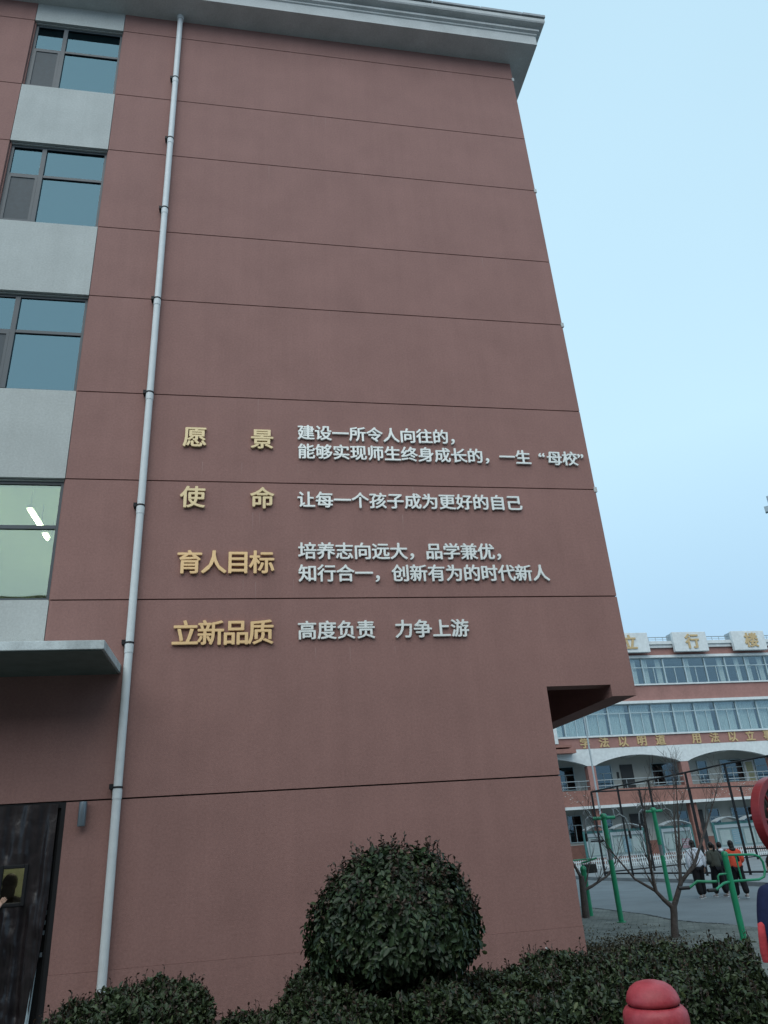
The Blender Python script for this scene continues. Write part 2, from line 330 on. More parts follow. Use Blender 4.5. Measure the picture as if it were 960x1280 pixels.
M['streak'] = mat('runoff_streak', (.315, .205, .19), .9, .08, 3); M['rust'] = mat('rust_mark', (.15, .085, .055), .9, .2, 9)
random.seed(21); sk = MB()
def streak(x, z, L_, w, m):
    n = 6; pts = [(x - w * (1 - k / n) * random.uniform(.6, 1), z - L_ * k / n) for k in range(n + 1)] + [(x + w * (1 - k / n) * random.uniform(.6, 1), z - L_ * k / n) for k in range(n, -1, -1)]
    m.add([(a_, -.0015, b_) for a_, b_ in pts], [(k, k + 1, 2 * n - k, 2 * n + 1 - k) for k in range(n)])
for z in (8.5, 7.5, 6.2, 6.25, 5.05, 8.95):
    for i in range(3): streak(random.uniform(-1.1, 4.6), z, random.uniform(.15, .4), random.uniform(.004, .010), sk)
for z in JZ[2:-1]:
    for i in range(2): streak(random.uniform(-1.2, 6.4), z - .02, random.uniform(.2, .6), random.uniform(.004, .010), sk)
sk.build('runoff_marks', M['streak'], B, kind='stuff')
rk = MB()
for z in (18.56, 16.55, 14.46, 12.05, 9.86, 7.56, 5.16, 3.01): streak(-1.945, z - .02, random.uniform(.1, .28), .007, rk)
rk.build('rust_marks', M['rust'], B, kind='stuff')
# wall lamp
wl = thing('wall_lamp', 'small grey cylindrical wall lamp beside the curtained door', 'wall lamp', (-2.31, -.09, 2.51))
MB().lathe([(.0, 0), (.052, 0), (.055, .01), (.055, .32), (.052, .33), (0, .33)], n=24).build('housing', M['lamp'], wl)
box('mount', M['dark'], wl, -.03, .03, .04, .088, .12, .21)

# door frame and hanging vinyl curtain
df = thing('door_curtain', 'black vinyl door curtain with a small clear window hanging in the doorway', 'door curtain', (0, 0, 0))
fr = MB(); fr.box(-2.62, -2.561, .0, .12, 0, 2.85); fr.box(-5.6, -2.62, .0, .12, 2.78, 2.855); fr.box(-2.66, -2.625, .05, .10, 0, 2.78); fr.build('door_frame', M['dark'], df)
hole = (-3.28, -3.01, 1.60, 2.02)
MB().box(-2.93, -2.665, .13, .17, 0, 2.78).build('lobby_light_block', M['dark'], df); MB().box(-2.70, -2.692, .118, .128, 1.55, 2.15).build('painted_light_slit', M['lamp'], df)  # dark panel added against leaking lobby light; strip coloured like a bright slit
nx, nz = 150, 110; vs = []; fs = []
from mathutils import noise
def cy(x, z):
    t = (2.84 - z) / 2.84
    w = .034 * sin(x * 17 + 1.2 * sin(z * 1.3)) + .016 * sin(x * 41 + z * .9 + 2) + .010 * sin(x * 11 - z * 2.1)
    w += .030 * noise.fractal(Vector((x * 3.2, z * 1.5, 3)), 1, 2, 4) + .018 * (1 - abs(noise.noise(Vector((x * 5 + z * 2.5, z * 3.5, 7)))) * 2) * min(1, t)
    w *= .45 + .9 * min(1, t * 2.2)
    hx = max(hole[0] - x, 0, x - hole[1]); hz = max(hole[2] - z, 0, z - hole[3]); dd = min(1, math.hypot(hx, hz) / .18)
    return min(-.03 + w * dd, .08)
xr = lambda z: -2.66 - .10 * max(0, (1.6 - z) / 1.6) ** 1.2
for j in range(nz + 1):
    z = .05 + (2.835 - .05) * j / nz
    for i in range(nx + 1):
        x = -5.6 + (xr(z) + 5.6) * i / nx; vs.append((x, cy(x, z), z))
for j in range(nz):
    for i in range(nx):
        a = j * (nx + 1) + i; c = vs[a]; d = vs[a + nx + 2]
        if (c[0] + d[0]) / 2 > hole[0] and (c[0] + d[0]) / 2 < hole[1] and hole[2] < (c[2] + d[2]) / 2 < hole[3]: continue
        fs.append((a, a + 1, a + nx + 2, a + nx + 1))
MB().add(vs, fs, True).build('curtain', M['curtain'], df)
bd = MB(); h = hole; bd.box(h[0] - .05, h[0], -.05, -.01, h[2] - .05, h[3] + .05); bd.box(h[1], h[1] + .05, -.05, -.01, h[2] - .05, h[3] + .05)
bd.box(h[0], h[1], -.05, -.01, h[2] - .05, h[2]); bd.box(h[0], h[1], -.05, -.01, h[3], h[3] + .05); bd.build('window_border', M['dark'], df, bevel=.01)
box('clear_window', glass_mat('clear_vinyl', (.7, .7, .65), (.8, .8, .68), .06, .15), df, h[0], h[1], -.032, -.028, h[2], h[3])
st = MB(); pv = [(-2.712 - .05 * t_ ** 1.3, 1.06 - 1.01 * t_, .003 + .021 * t_ ** .6) for t_ in [k / 14 for k in range(15)]]
for (xa, za, wa), (xb, zb, wb) in zip(pv[:-1], pv[1:]):
    st.add([(xa - wa, -.045, za), (xa + wa, -.04, za), (xb + wb, -.04, zb), (xb - wb, -.045, zb), (xa - wa, -.035, za), (xa + wa, -.03, za), (xb + wb, -.03, zb), (xb - wb, -.035, zb)],
           [(0, 3, 2, 1), (4, 5, 6, 7), (0, 1, 5, 4), (1, 2, 6, 5), (2, 3, 7, 6), (3, 0, 4, 7)])
st.build('edge_strip', mat('pale_strip', (.33, .43, .48), .5), df)
for z in (1.55, 1.42, 1.3, 1.18, .92): box('hinge', M['lamp'], df, -2.70, -2.67, .02, .05, z, z + .05)

# ------------------------------------------------------------------ lettering
def glyph(ch, size, depth, off):
    c = bpy.data.curves.new('glyph', 'FONT'); c.body = ch; c.size = size; c.extrude = depth / 2; c.resolution_u = 3
    o = bpy.data.objects.new('glyph', c); COL.objects.link(o)
    dg = bpy.context.evaluated_depsgraph_get(); me = bpy.data.meshes.new_from_object(o.evaluated_get(dg))
    bpy.data.objects.remove(o); bpy.data.curves.remove(c); me.materials.clear(); me.name = 'character'
    # bold weight: the outline stamped again a little to each side, each stamp a hair behind the last
    n = len(me.vertices); co = np.zeros(n * 3, 'f4'); me.vertices.foreach_get('co', co); co = co.reshape(-1, 3); fs = [tuple(p_.vertices) for p_ in me.polygons]; m_ = MB(); d = off * size
    for k, (dx, dy) in enumerate(((0, 0), (d, 0), (-d, 0), (0, d * .75), (0, -d * .75), (d * .7, d * .55), (-d * .7, d * .55), (d * .7, -d * .55), (-d * .7, -d * .55))):
        m_.add((co + np.array([dx, dy, -k * .0005])).tolist(), fs)
    bpy.data.meshes.remove(me); return m_.mesh('character')
RX = Matrix.Rotation(pi / 2, 4, 'X'); gcache = {}
def write(t, text, x0, z0, size, pitch, m, y, depth, off=.022, tilt=0, skip='　 '):
    """x0,z0 = centre of the first character"""
    for i, ch in enumerate(text):
        if ch in skip: continue
        k = (ch, size)
        if k not in gcache: me = glyph(ch, size, depth, off); me.transform(RX); gcache[k] = me
        me = gcache[k]
        ox = x0 + i * pitch - .49 * size
        if ch == '“': ox += .49 * size
        o = link('character', me, m, t, (ox, y, z0 - .365 * size)); o['label'] = 'character ' + ch
S1, P1 = .332, .327
lines = [('愿　　景', -1.01, 8.98, 'two gold characters 愿 景, topmost of the four gold headings on the wall'),
         ('使　　命', -1.0, 7.765, 'two gold characters 使 命, second gold heading down on the wall'),
         ('育人目标', -1.0, 6.545, 'gold four-character heading 育人目标, third gold heading down on the wall'),
         ('立新品质', -1.01, 5.315, 'gold four-character heading 立新品质, lowest of the gold headings')]
for tx, x0, z0, lab in lines:
    t = thing('wall_lettering', lab, 'lettering', group='gold headings on the end wall')
    write(t, tx, x0, z0, .44, .402, M['gold' if z0 > 7 else 'gold2'], -.040, .036, .022)
sil = [('建设一所令人向往的，', 1.01, 9.155, .3265, 'highest silver line of characters, 建设一所令人向往的, on the wall'),
       ('能够实现师生终身成长的，一生“母校”', 1.01, 8.75, .3265, 'longest silver line of characters, reaching nearly to the wall corner: 能够实现师生终身成长的，一生“母校”'),
       ('让每一个孩子成为更好的自己', .99, 7.755, .328, 'single silver line of characters standing alone beside the second gold heading: 让每一个孩子成为更好的自己'),
       ('培养志向远大，品学兼优，', .99, 6.76, .326, 'upper of the two silver lines beside the third gold heading: 培养志向远大，品学兼优'),
       ('知行合一，创新有为的时代新人', .99, 6.345, .327, 'lower of the two silver lines beside the third gold heading: 知行合一，创新有为的时代新人'),
       ('高度负责　力争上游', .96, 5.335, .330, 'lowest and shortest silver line of characters with a wide gap: 高度负责 力争上游')]
for tx, x0, z0, p_, lab in sil:
    t = thing('wall_lettering', lab, 'lettering', group='silver lines on the end wall')
    write(t, tx, x0, z0, S1, p_, M['silver'], -.034, .03, .021)

# ------------------------------------------------------------------ background teaching building (front plane y = 35)
MB_ = M
M['bred'] = mat('far_red_paint', (.31, .165, .145), .85, .12, 1.2, fine=6)
M['bred2'] = mat('worn_red_paint', (.27, .135, .11), .85, .12, 1.5, fine=6)
M['bwhite'] = mat('far_white_paint', (.60, .65, .66), .8, .06, 1.0, fine=5); M['cream'] = mat('cream_paint', (.42, .45, .43), .8, .08, 1.2)
M['bframe'] = mat('far_window_frame', (.38, .49, .53), .5, .06)
M['bglass'] = glass_mat('far_glass', (.42, .50, .54), (.95, .98, .97), .26, .04); M['dglass'] = glass_mat('dark_glass', (.3, .4, .45), (.2, .28, .32), .3, .05)
M['drape'] = mat('teal_drape', (.66, .78, .78), .85, .14, 2, stretch=(5, 1, .2)); M['drape2'] = mat('pale_drape', (.74, .80, .76), .85, .1, 2, stretch=(5, 1, .2))
M['inside'] = mat('far_interior', (.12, .15, .17), .85, .2, 1)
M['rail'] = mat('rail_steel', (.33, .38, .40), .4, .05, metal=.3); M['door'] = mat('dark_door', (.025, .028, .03), .5, .2); M['bgold'] = mat('gilt_letter', (.50, .37, .19), .5, .05)
T = thing('teaching_building', 'red and white arcaded teaching building across the yard with gold characters', 'building', (0, 35, 0))
X0, X1 = 14.0, 46.6
def bx(name, m, *a, **k): return box(name, M[m], T, *a, **k)
bx('coping', 'bwhite', X0, X1, -.28, .3, 13.62, 13.84); bx('coping_lower', 'bwhite', X0, X1, -.16, .3, 13.40, 13.617)
bx('parapet_wall', 'bred', X0, X1, 0, .25, 12.90, 13.40); bx('window_lintel', 'bwhite', X0, X1, -.1, .25, 12.72, 12.897)
bx('red_band', 'bred', X0, X1, 0, .25, 9.80, 10.84); bx('sill', 'bwhite', X0, X1, -.10, .3, 10.843, 10.93)
bx('ledge', 'bwhite', X0, X1, -.22, .25, 9.62, 9.797); bx('sill', 'bwhite', X0, X1, -.10, .3, 7.56, 7.65)
bx('text_band', 'bred', X0, X1, 0, .25, 6.87, 7.557)
bx('balcony_wall', 'bred2', X0, X1, 0, .2, 3.43, 4.36); bx('ledge', 'bwhite', X0, X1, -.15, .25, 3.26, 3.427)
bx('gallery_floor', 'cream', X0, X1, .2, 2, 3.26, 3.40); bx('gallery_ceiling', 'bwhite', X0, X1, .25, 2.0, 6.6, 6.8)
# rough patches where the paint has flaked on the balcony wall
random.seed(8)
fp = MB()
for cx0, n in [(20.2, 22), (21.2, 10), (30.5, 30), (32.5, 60), (34.0, 40), (28.0, 16)]:
    for i in range(n):
        x = cx0 + random.gauss(0, .5); z = random.uniform(3.5, 4.33); w = random.uniform(.01, .08); hh = random.uniform(.008, .035)
        pts = [(x + w * cos(a) * random.uniform(.5, 1), z + hh * sin(a) * random.uniform(.5, 1)) for a in [k * pi / 3 for k in range(6)]]
        if min(p_[1] for p_ in pts) > 3.44 and max(p_[1] for p_ in pts) < 4.35: fp.prism(pts, -.003 - .0002 * (i % 5), .002)
fp.build('flaked_paint', M['cream'], T, kind='stuff')
bw = MB(); bw.box(X0, X1, 2.0, 2.2, 1.2, 3.26); bw.box(X0, X1, 2.0, 2.2, 3.4, 6.8); bw.build('corridor_wall', M['cream'], T)
bx('dado', 'bred2', X0, X1, 1.96, 2.2, 0, 1.2)
bx('roof', 'roof', X0, X1, .25, 9, 13.2, 13.4); bx('end_wall', 'bred', X0 - .2, X0, 0, 9, 0, 13.6); bx('end_wall', 'bred', X1, X1 + .2, 0, 9, 0, 13.6); bx('rear_wall', 'inside', X0, X1, 8.8, 9, 0, 13.2)
for z in (6.9, 9.75): bx('floor_slab', 'bwhite', X0, X1, .25, 8.8, z, z + .1)
bx('room_partition', 'inside', X0, X1, 3.2, 3.3, 7.0, 9.7); bx('room_partition', 'inside', X0, X1, 4.2, 4.3, 9.9, 13.1)
# arches and pillars
pc = [15.3, 21.9, 28.5, 35.1, 41.7]
for i in range(-1, len(pc)):
    a = (pc[i] + .28) if i >= 0 else X0; b = (pc[i + 1] - .28) if i + 1 < len(pc) else X1
    a2 = max(X0, pc[i]) if i >= 0 else X0; b2 = pc[i + 1] if i + 1 < len(pc) else X1
    if i >= 0 and i + 1 < len(pc):
        arc = []
        for k in range(25):
            t_ = k / 24; arc.append((a + (b - a) * t_, 5.82 + .56 * math.sin(pi * t_) ** .8))
        pts = [(a2, 6.867), (a2, 5.82)] + arc + [(b2, 5.82), (b2, 6.867)]
        mb = MB(); n = len(arc)
        # build as quads so that the concave outline stays clean
        top = [(p_[0], 6.867) for p_ in arc]
        for k in range(n - 1): mb.prism([arc[k], arc[k + 1], top[k + 1], top[k]], 0, .3)
        mb.box(a2 + .001, a, 0, .3, 5.82, 6.867); mb.box(b, b2 - .001, 0, .3, 5.82, 6.867); mb.build('arch', M['bwhite'], T)
    else: MB().box(a2 + .001, b2 - .001, 0, .3, 5.82, 6.867).build('arch', M['bwhite'], T)
for x in pc:
    bx('pillar', 'bred', x - .27, x + .27, .02, .5, 4.362, 5.818); bx('pillar', 'bred2', x - .25, x + .25, .1, .5, 0.1, 3.258)
# railing of the gallery
r1 = MB()
for z in (4.58, 4.92): r1.tube([(X0, .1, z), (X1, .1, z)], .028, 6)
x = X0 + .3
while x < X1: r1.tube([(x, .1, 4.36), (x, .1, 4.92)], .02, 5); x += 1.1
r1.build('gallery_railing', M['rail'], T)
r2 = MB(); r2.tube([(X0, -.05, 14.16), (X1, -.05, 14.16)], .03, 6); r2.tube([(X0, -.05, 14.0), (X1, -.05, 14.0)], .012, 5); x = X0
while x < X1: r2.tube([(x, -.05, 13.84), (x, -.05, 14.16)], .02, 5); x += .55
r2.build('roof_railing', M['rail'], T)
# glazing units, 1.6 m each
def unit(z0, z1, zt_):
    f = MB(); w = .05
    f.box(0, 1.6, .1, .2, z0, z0 + w); f.box(0, 1.6, .1, .2, z1 - w, z1); f.box(0, .09, .07, .2, z0 + w, z1 - w)
    f.box(.09, 1.6, .1, .19, zt_ - .03, zt_ + .03); f.box(.82, .87, .1, .19, z0 + w, zt_ - .03)
    return f.mesh('window'), [MB().box(.09, 1.6, .14, .15, zt_ + .03, z1 - w).mesh('pane'), MB().box(.09, .82, .14, .15, z0 + w, zt_ - .03).mesh('pane'), MB().box(.87, 1.6, .14, .15, z0 + w, zt_ - .03).mesh('pane')]
def pleat(x0, x1, z0, z1, y=.32, pl=.13):
    n = max(4, int((x1 - x0) / pl * 4)); vs = []
    for i in range(n + 1):
        x = x0 + (x1 - x0) * i / n; yy = y + .035 * sin(2 * pi * (x - x0) / pl)
        vs += [(x, yy, z0), (x, yy, z1)]
    return MB().add(vs, [(2 * i, 2 * i + 2, 2 * i + 3, 2 * i + 1) for i in range(n)], True)
um = {}
for z0, z1, zt_, kk in [(10.93, 12.72, 12.08, 4), (7.65, 9.62, 9.06, 3)]:
    um[kk] = unit(z0, z1, zt_)
    for me in [um[kk][0]]: me.materials.append(M['bframe'])
    for me in um[kk][1]: me.materials.append(M['bglass'])
    x = 14.1; k = 0
    while x < X1 - 1.5:
        fo = link('window', um[kk][0], None, T, (x, 0, 0))
        for me in um[kk][1]: link('pane', me, None, fo)
        if kk == 3:
            gap = .18 if (k % 4 == 2) else 0
            pleat(.08, 1.52 - gap, z0 + .03, z1 - .05).build('curtain', M['drape'], fo)
        else:
            ph = k % 5
            if ph in (0, 3): pleat(.1, .55, z0 + .03, z1 - .05).build('curtain', M['drape2'], fo)
            if ph in (1, 3): pleat(1.15, 1.55, z0 + .03, z1 - .05).build('curtain', M['drape2'], fo)
            if ph == 2: pleat(.9, 1.25, z0 + .03, z1 - .05).build('curtain', M['drape2'], fo)
        x += 1.6; k += 1
# corridor windows and doors
def cwin(x0, x1, z0, z1, cols=2):
    f = MB(); w = .05; y = 1.9; f.box(x0, x1, y, 1.995, z0, z0 + w); f.box(x0, x1, y, 1.995, z1 - w, z1); f.box(x0, x0 + w, y, 1.995, z0 + w, z1 - w); f.box(x1 - w, x1, y, 1.995, z0 + w, z1 - w)
    zm = z0 + (z1 - z0) * .62; f.box(x0 + w, x1 - w, y + .01, 1.99, zm, zm + .05)
    for c in range(1, cols): xm = x0 + (x1 - x0) * c / cols; f.box(xm - .02, xm + .02, y + .015, 1.985, z0 + w, zm)
    o = f.build('window', M['bframe'], T); MB().box(x0 + w, x1 - w, y + .05, y + .06, z0 + w, z1 - w).build('pane', M['dglass'], o)
    MB().box(x0 + w, x1 - w, 1.993, 1.997, z0 + w, z1 - w).build('dark_room_sheet', M['door'], o)  # dark sheet painted in place of the unlit room behind the pane
def cdoor(x0, x1, z0, z1, m='door', pane=None):
    o = MB().box(x0, x1, 1.93, 1.995, z0, z1).build('door', M[m], T, bevel=.01)
    MB().box(x0 + .08, x0 + .14, 1.88, 1.93, z0 + 1.0, z0 + 1.1).build('handle', M['rail'], o)
    if pane: MB().box(x0 + .15, x1 - .15, 1.915, 1.928, z0 + 1.1, z1 - .2).build('pane', M[pane], o)
M['ypane'] = mat('yellowish_pane', (.35, .36, .22), .4)
for a in [(15.9, 17.6, 4.5, 5.95), (18.4, 19.4, 4.5, 5.95), (20.25, 21.5, 4.5, 6.0), (22.9, 24.2, 4.5, 5.98), (27.1, 28.95, 4.5, 5.95), (32.3, 34.0, 4.5, 5.95), (34.95, 37.5, 4.5, 5.95), (39, 41, 4.5, 5.95)]: cwin(*a)
cwin(30.55, 31.3, 4.5, 5.95, 1)
cdoor(24.85, 25.75, 3.4, 5.95); cdoor(34.1, 34.9, 3.4, 5.92, 'bwhite', 'ypane'); cdoor(18.0, 18.35, 3.4, 5.9)
for a in [(20.5, 21.5, 1.35, 2.98), (22.4, 23.6, 1.4, 2.9), (28.4, 29.1, 1.4, 2.86), (30.6, 31.4, 1.4, 2.87), (32.3, 34.0, 1.4, 2.85), (35.6, 37.4, 1.4, 2.85), (16, 18, 1.4, 2.9)]: cwin(*a)
cdoor(24.9, 25.8, .1, 2.85); cdoor(29.4, 30.2, .1, 2.85); bx('notice_plate', 'door', 24.55, 24.7, 1.96, 1.99, 5.1, 5.5)
# beams of the gallery ceiling
for x in (18.5, 25.2, 31.8, 38.4): bx('ceiling_beam', 'bwhite', x - .12, x + .12, .3, 2.0, 6.35, 6.6)
bx('corbel', 'bred2', X0, 20.55, -.55, -.001, 6.98, 7.12); bx('corbel', 'bred2', X0, 20.72, -.7, -.001, 6.60, 6.86)
bx('rain_box', 'bwhite', 19.3, 19.7, -.5, -.003, 7.2, 8.2)
# plaques and their characters
for i, x in enumerate([20.15, 24.85, 29.35, 33.97, 38.6, 43.0]):
    p_ = MB().box(x, x + 2.6, -.55, -.285, 13.02, 14.40).build('plaque', M['bwhite'], T, bevel=.03)
    bx('plaque_side', 'rail', x + .01, x + .3, -.284, .3, 13.845, 14.35)
    if i in (1, 2, 3):
        ch = {1: '立', 2: '行', 3: '楼'}[i]; me = glyph(ch, 1.08, .06, .03); me.transform(RX)
        link('character', me, M['bgold'], p_, (x + {1: 1.15, 2: 1.42, 3: 1.45}[i] - .53, -.585, 13.71 - .39))
for tx, x0 in (('学法以明道', 21.72), ('用法以立事', 29.75)):
    write(T, tx, x0 - (0.02), 7.235, .72, 1.345, M['bgold'], -.03, .05, .03)
# potted plants / lamps on the gallery are too small; ceiling lights of the arcade
for x in (23.2, 26.4, 30.4, 33.4): bx('ceiling_lamp', 'bwhite', x, x + .12, .9, 1.02, 3.14, 3.258)

# far tower just showing at the right edge
ft = thing('far_tower', 'distant grey high-rise showing as a sliver at the right edge of the sky', 'tower', (114.1, 120, 0), radians(-42))
box('wall', mat('tower_wall', (.25, .33, .38), .8), ft, 0, 20, 0, 18, 0, 68)
for z in range(4, 68, 4): box('balcony', mat('tower_balcony', (.30, .38, .42), .8) if z == 4 else bpy.data.materials['tower_balcony'], ft, -1.0, 5, -1.2, -.01, z, z + 1.3)

# unseen building added behind the camera to dim light near the ground
nb = thing('light_blocker_building', 'unseen dull red block added behind the camera to dim low daylight', 'building', (0, -27, 0))
box('wall', M['bred'], nb, -45, 45, -10, 0, 0, 15)
pm = MB().box(0, 2.2, .01, .06, 0, 1.9).mesh('window')
for zz in (1.2, 4.9, 8.6, 12.2):
    for k in range(26): link('window', pm, M['door'], nb, (-43 + k * 3.4, 0, zz))

# ------------------------------------------------------------------ noticeboards
M['teal'] = mat('teal_paint', (.05, .17, .17), .5, .1); M['alu'] = mat('aluminium', (.4, .46, .48), .4, .05, metal=.3)
M['board'] = mat('board_paper', (.19, .27, .28), .6, .08, 2); M['paper'] = mat('poster_paper', (.31, .40, .40), .7, .08, 6); M['pink'] = mat('pink_poster', (.27, .19, .22), .7, .1, 5); M['bluep'] = mat('blue_poster', (.15, .28, .34), .7, .1, 5)
def noticeboard(label, x0, x1, arcs, posters):
    t = thing('noticeboard', label, 'noticeboard', ((x0 + x1) / 2, 32, .1), group='noticeboards in front of the teaching building'); w = (x1 - x0) / 2; za, zb = .45, 1.65
    box('back_panel', M['board'], t, -w + .08, w - .08, 0, .06, za + .08, zb - .08)
    f = MB(); f.box(-w, w, -.05, .1, zb - .08, zb + .10); f.box(-w + .08, w - .08, -.05, .1, za, za + .08); f.box(-w, -w + .08, -.05, .1, za, zb - .08); f.box(w - .08, w, -.05, .1, za, zb - .08); f.build('frame', M['alu'], t)
    box('header', M['teal'], t, -w, w, -.03, .08, zb + .102, zb + .24)
    for sx in (-w - .06, w + .06): MB().box(sx - .055, sx + .055, -.03, .08, 0, zb + .24).build('post', M['teal'], t)
    for ax0, ax1 in arcs:
        n = 12; c = MB()
        P_ = [((ax0 + (ax1 - ax0) * k / n) * w, zb + .27 + .22 * sin(pi * k / n)) for k in range(n + 1)]
        for k in range(n): c.prism([P_[k], P_[k + 1], (P_[k + 1][0], P_[k + 1][1] + .045), (P_[k][0], P_[k][1] + .045)], -.35, .3)
        c.build('arched_roof', M['alu'], t)
    for (a, b, c_, d, m) in posters: box('poster', M[m], t, -w + .1 + a * (2 * w - .2), -w + .1 + b * (2 * w - .2), -.02, -.002, za + .1 + c_ * (zb - za - .2), za + .1 + d * (zb - za - .2))
    # lines of small print
    tx = MB(); random.seed(int(x0 * 10))
    for (a, b, c_, d, m) in posters:
        z = d - .12
        while z > c_ + .08:
            tx.box(-w + .1 + (a + .02) * (2 * w - .2), -w + .1 + (a + (b - a) * random.uniform(.5, .92)) * (2 * w - .2), -.024, -.021, za + .1 + z * (zb - za - .2), za + .1 + (z + .035) * (zb - za - .2)); z -= .11
    tx.build('print_lines', M['rail'], t, kind='stuff')
noticeboard('teal-framed noticeboard nearest the big wall, with one pale poster', 19.4, 20.75, [(-1, 1)], [(.08, .92, .05, .95, 'paper'), (.15, .85, .72, .9, 'bluep')])
noticeboard('noticeboard behind the nearer tall fitness post, second from the left', 20.95, 23.0, [(-.9, .9)], [(.03, .3, .1, .9, 'paper'), (.35, .6, .1, .9, 'bluep'), (.66, .95, .1, .9, 'paper')])
noticeboard('noticeboard with a pink poster behind the bare tree', 24.2, 26.1, [(-1, .9)], [(.04, .3, .1, .9, 'paper'), (.34, .6, .1, .9, 'paper'), (.64, .95, .08, .6, 'pink')])
noticeboard('widest noticeboard, behind the walking students at right', 27.7, 31.1, [(-1, -.05), (.05, 1)], [(.05, .26, .1, .9, 'paper'), (.30, .52, .1, .9, 'bluep'), (.56, .76, .1, .9, 'paper'), (.8, .96, .1, .9, 'paper')])

# white picket fence
M['picket'] = mat('picket_white', (.55, .62, .64), .6, .05)
pf = thing('picket_fence', 'low white picket fence in front of the noticeboards', 'fence', (0, 30, .1))
p_ = MB(); x = 15.0; random.seed(3)
while x < 36: p_.prism([(x, 0), (x + .06, 0), (x + .06, .44), (x + .03, .52 + random.uniform(-.03, .03)), (x, .44)], 0, .02); x += .13
p_.build('picket', M['picket'], pf, kind='stuff')
for z in (.12, .34): MB().box(15, 36, .021, .05, z, z + .06).build('rail', M['picket'], pf)

# flag pole
fg = thing('flagpole', 'slim silver flagpole in front of the teaching building', 'flagpole', (18.98, 28.6, 0))
MB().tube([(0, 0, .1), (0, 0, 8.6)], [.055, .04], 10).build('pole', M['alu'], fg); MB().lathe([(0, .1), (.2, .1), (.2, .3), (0, .3)], n=12).build('base', M['bwhite'], fg)

# black sports-court frame
cf = thing('court_fence', 'tall black steel frame fence of the sports court beyond the road', 'fence', (0, 0, 0))
run1 = [(16.09, 23.0, 3.68), (16.65, 21.4, 3.78), (17.3, 19.7, 3.86), (18.0, 17.8, 3.97), (18.95, 16.4, 4.12), (19.7, 14.6, 4.2), (20.4, 12.8, 4.3)]
for x, y, z in run1: MB().box(x - .035, x + .035, y - .035, y + .035, .1, z).build('post', M['dark'], cf)
def bar(pts, r_, parent=cf, m='dark', name='rail', n=6): return MB().tube(pts, r_, n).build(name, M[m], parent)
bar(run1, .036); bar([(x, y, .2) for x, y, z in run1], .036); bar([(x, y, 1.0) for x, y, z in run1[4:]], .03)
run2 = [(16.09, 23.0, 3.68), (19.0, 23.86, 3.7), (22.5, 25.2, 3.7), (26.45, 26.7, 3.7), (30.5, 28.3, 3.7)]
for x, y, z in run2[1:]: MB().box(x - .04, x + .04, y - .04, y + .04, .1, z).build('post', M['dark'], cf)
bar(run2, .035); bar([(x, y, .25) for x, y, z in run2], .03)

# ------------------------------------------------------------------ fitness equipment
M['green'] = mat('green_paint', (.012, .235, .115), .38, .12, 8, spec=.5); M['bare'] = mat('bare_steel', (.16, .19, .2), .5, .2, 20, metal=.3); M['grip'] = mat('black_rubber', (.012, .013, .014), .6)
def pull_trainer(label, loc, H, mid):
    t = thing('pull_down_trainer', label, 'fitness equipment', loc, 0, 'arm trainers on tall green posts')
    MB().tube([(0, 0, 0), (0, 0, mid[0])], .062, 14).build('post', M['green'], t); MB().tube([(0, 0, mid[0]), (0, 0, mid[1])], .05, 14).build('bare_section', M['bare'], t)
    MB().tube([(0, 0, mid[1]), (0, 0, H - .07)], .062, 14).build('post', M['green'], t)
    MB().lathe([(.085, H - .09), (.085, H - .03), (.06, H), (0, H + .01)], n=16).build('cap', M['green'], t)
    MB().tube([(0, 0, 0), (0, 0, .02)], .11, 14).build('base_plate', M['green'], t)
    MB().tube([(-.29, 0, H - .1), (.29, 0, H - .1)], .042, 12).build('crossarm', M['green'], t)
    for s in (-1, 1):
        a = MB().tube([(s * .29, 0, H - .1), (s * .40, -.05, H - .04), (s * .52, -.08, H - .12), (s * .56, -.09, H - .30), (s * .57, -.09, H - .42)], .024, 8).build('swing_arm', M['bare'], t)
        MB().tube([(s * .57, -.09, H - .42), (s * .575, -.09, H - .60)], .032, 8).build('grip', M['grip'], a)
        MB().tube([(s * .29, 0, H - .1), (s * .33, .1, H + .08), (s * .40, .12, H + .12), (s * .48, .1, H + .0)], .018, 8).build('guard_hoop', M['bare'], t)
pull_trainer('nearer tall green arm trainer post, left of the bare tree', (8.72, 6.48, 0), 2.37, (1.33, 1.58))
pull_trainer('farther tall green arm trainer post, behind the bare tree', (12.25, 10.47, 0), 2.53, (1.2, 1.5))
t = thing('leg_press_trainer', 'green fitness post with a rectangular handle loop in front of the students', 'fitness equipment', (9.05, 2.21, 0))
MB().tube([(0, 0, 0), (0, 0, 1.44)], .058, 16).build('post', M['green'], t); MB().lathe([(.062, 1.40), (.062, 1.46), (.04, 1.485), (0, 1.49)], n=16).build('cap', M['green'], t)
MB().tube([(0, 0, 0), (0, 0, .015)], .085, 14).build('base_plate', M['green'], t)
MB().tube([(.0, 0, 1.42), (.2, 0, 1.41), (.6, 0, 1.39), (.72, 0, 1.35), (.77, 0, 1.25), (.77, 0, 1.10), (.72, 0, 1.0), (.6, 0, .96), (0, 0, .965)], .022, 10).build('handle_loop', M['green'], t)
MB().tube([(.22, .0, 1.41), (.24, 0, .965)], .016, 8).build('brace', M['green'], t)
MB().tube([(0, 0, 1.10), (-.20, 0, 1.10), (-.24, 0, 1.07), (-.25, 0, .97)], .018, 8).build('stop_bar', M['green'], t)
h1 = MB().tube([(0, 0, .96), (-.15, -.05, .955), (-.20, -.05, .94), (-.42, -.12, .855)], .024, 8).build('foot_bar', M['green'], t)
MB().tube([(-.42, -.12, .855), (-.60, -.15, .86)], .032, 8).build('grip', M['grip'], h1)
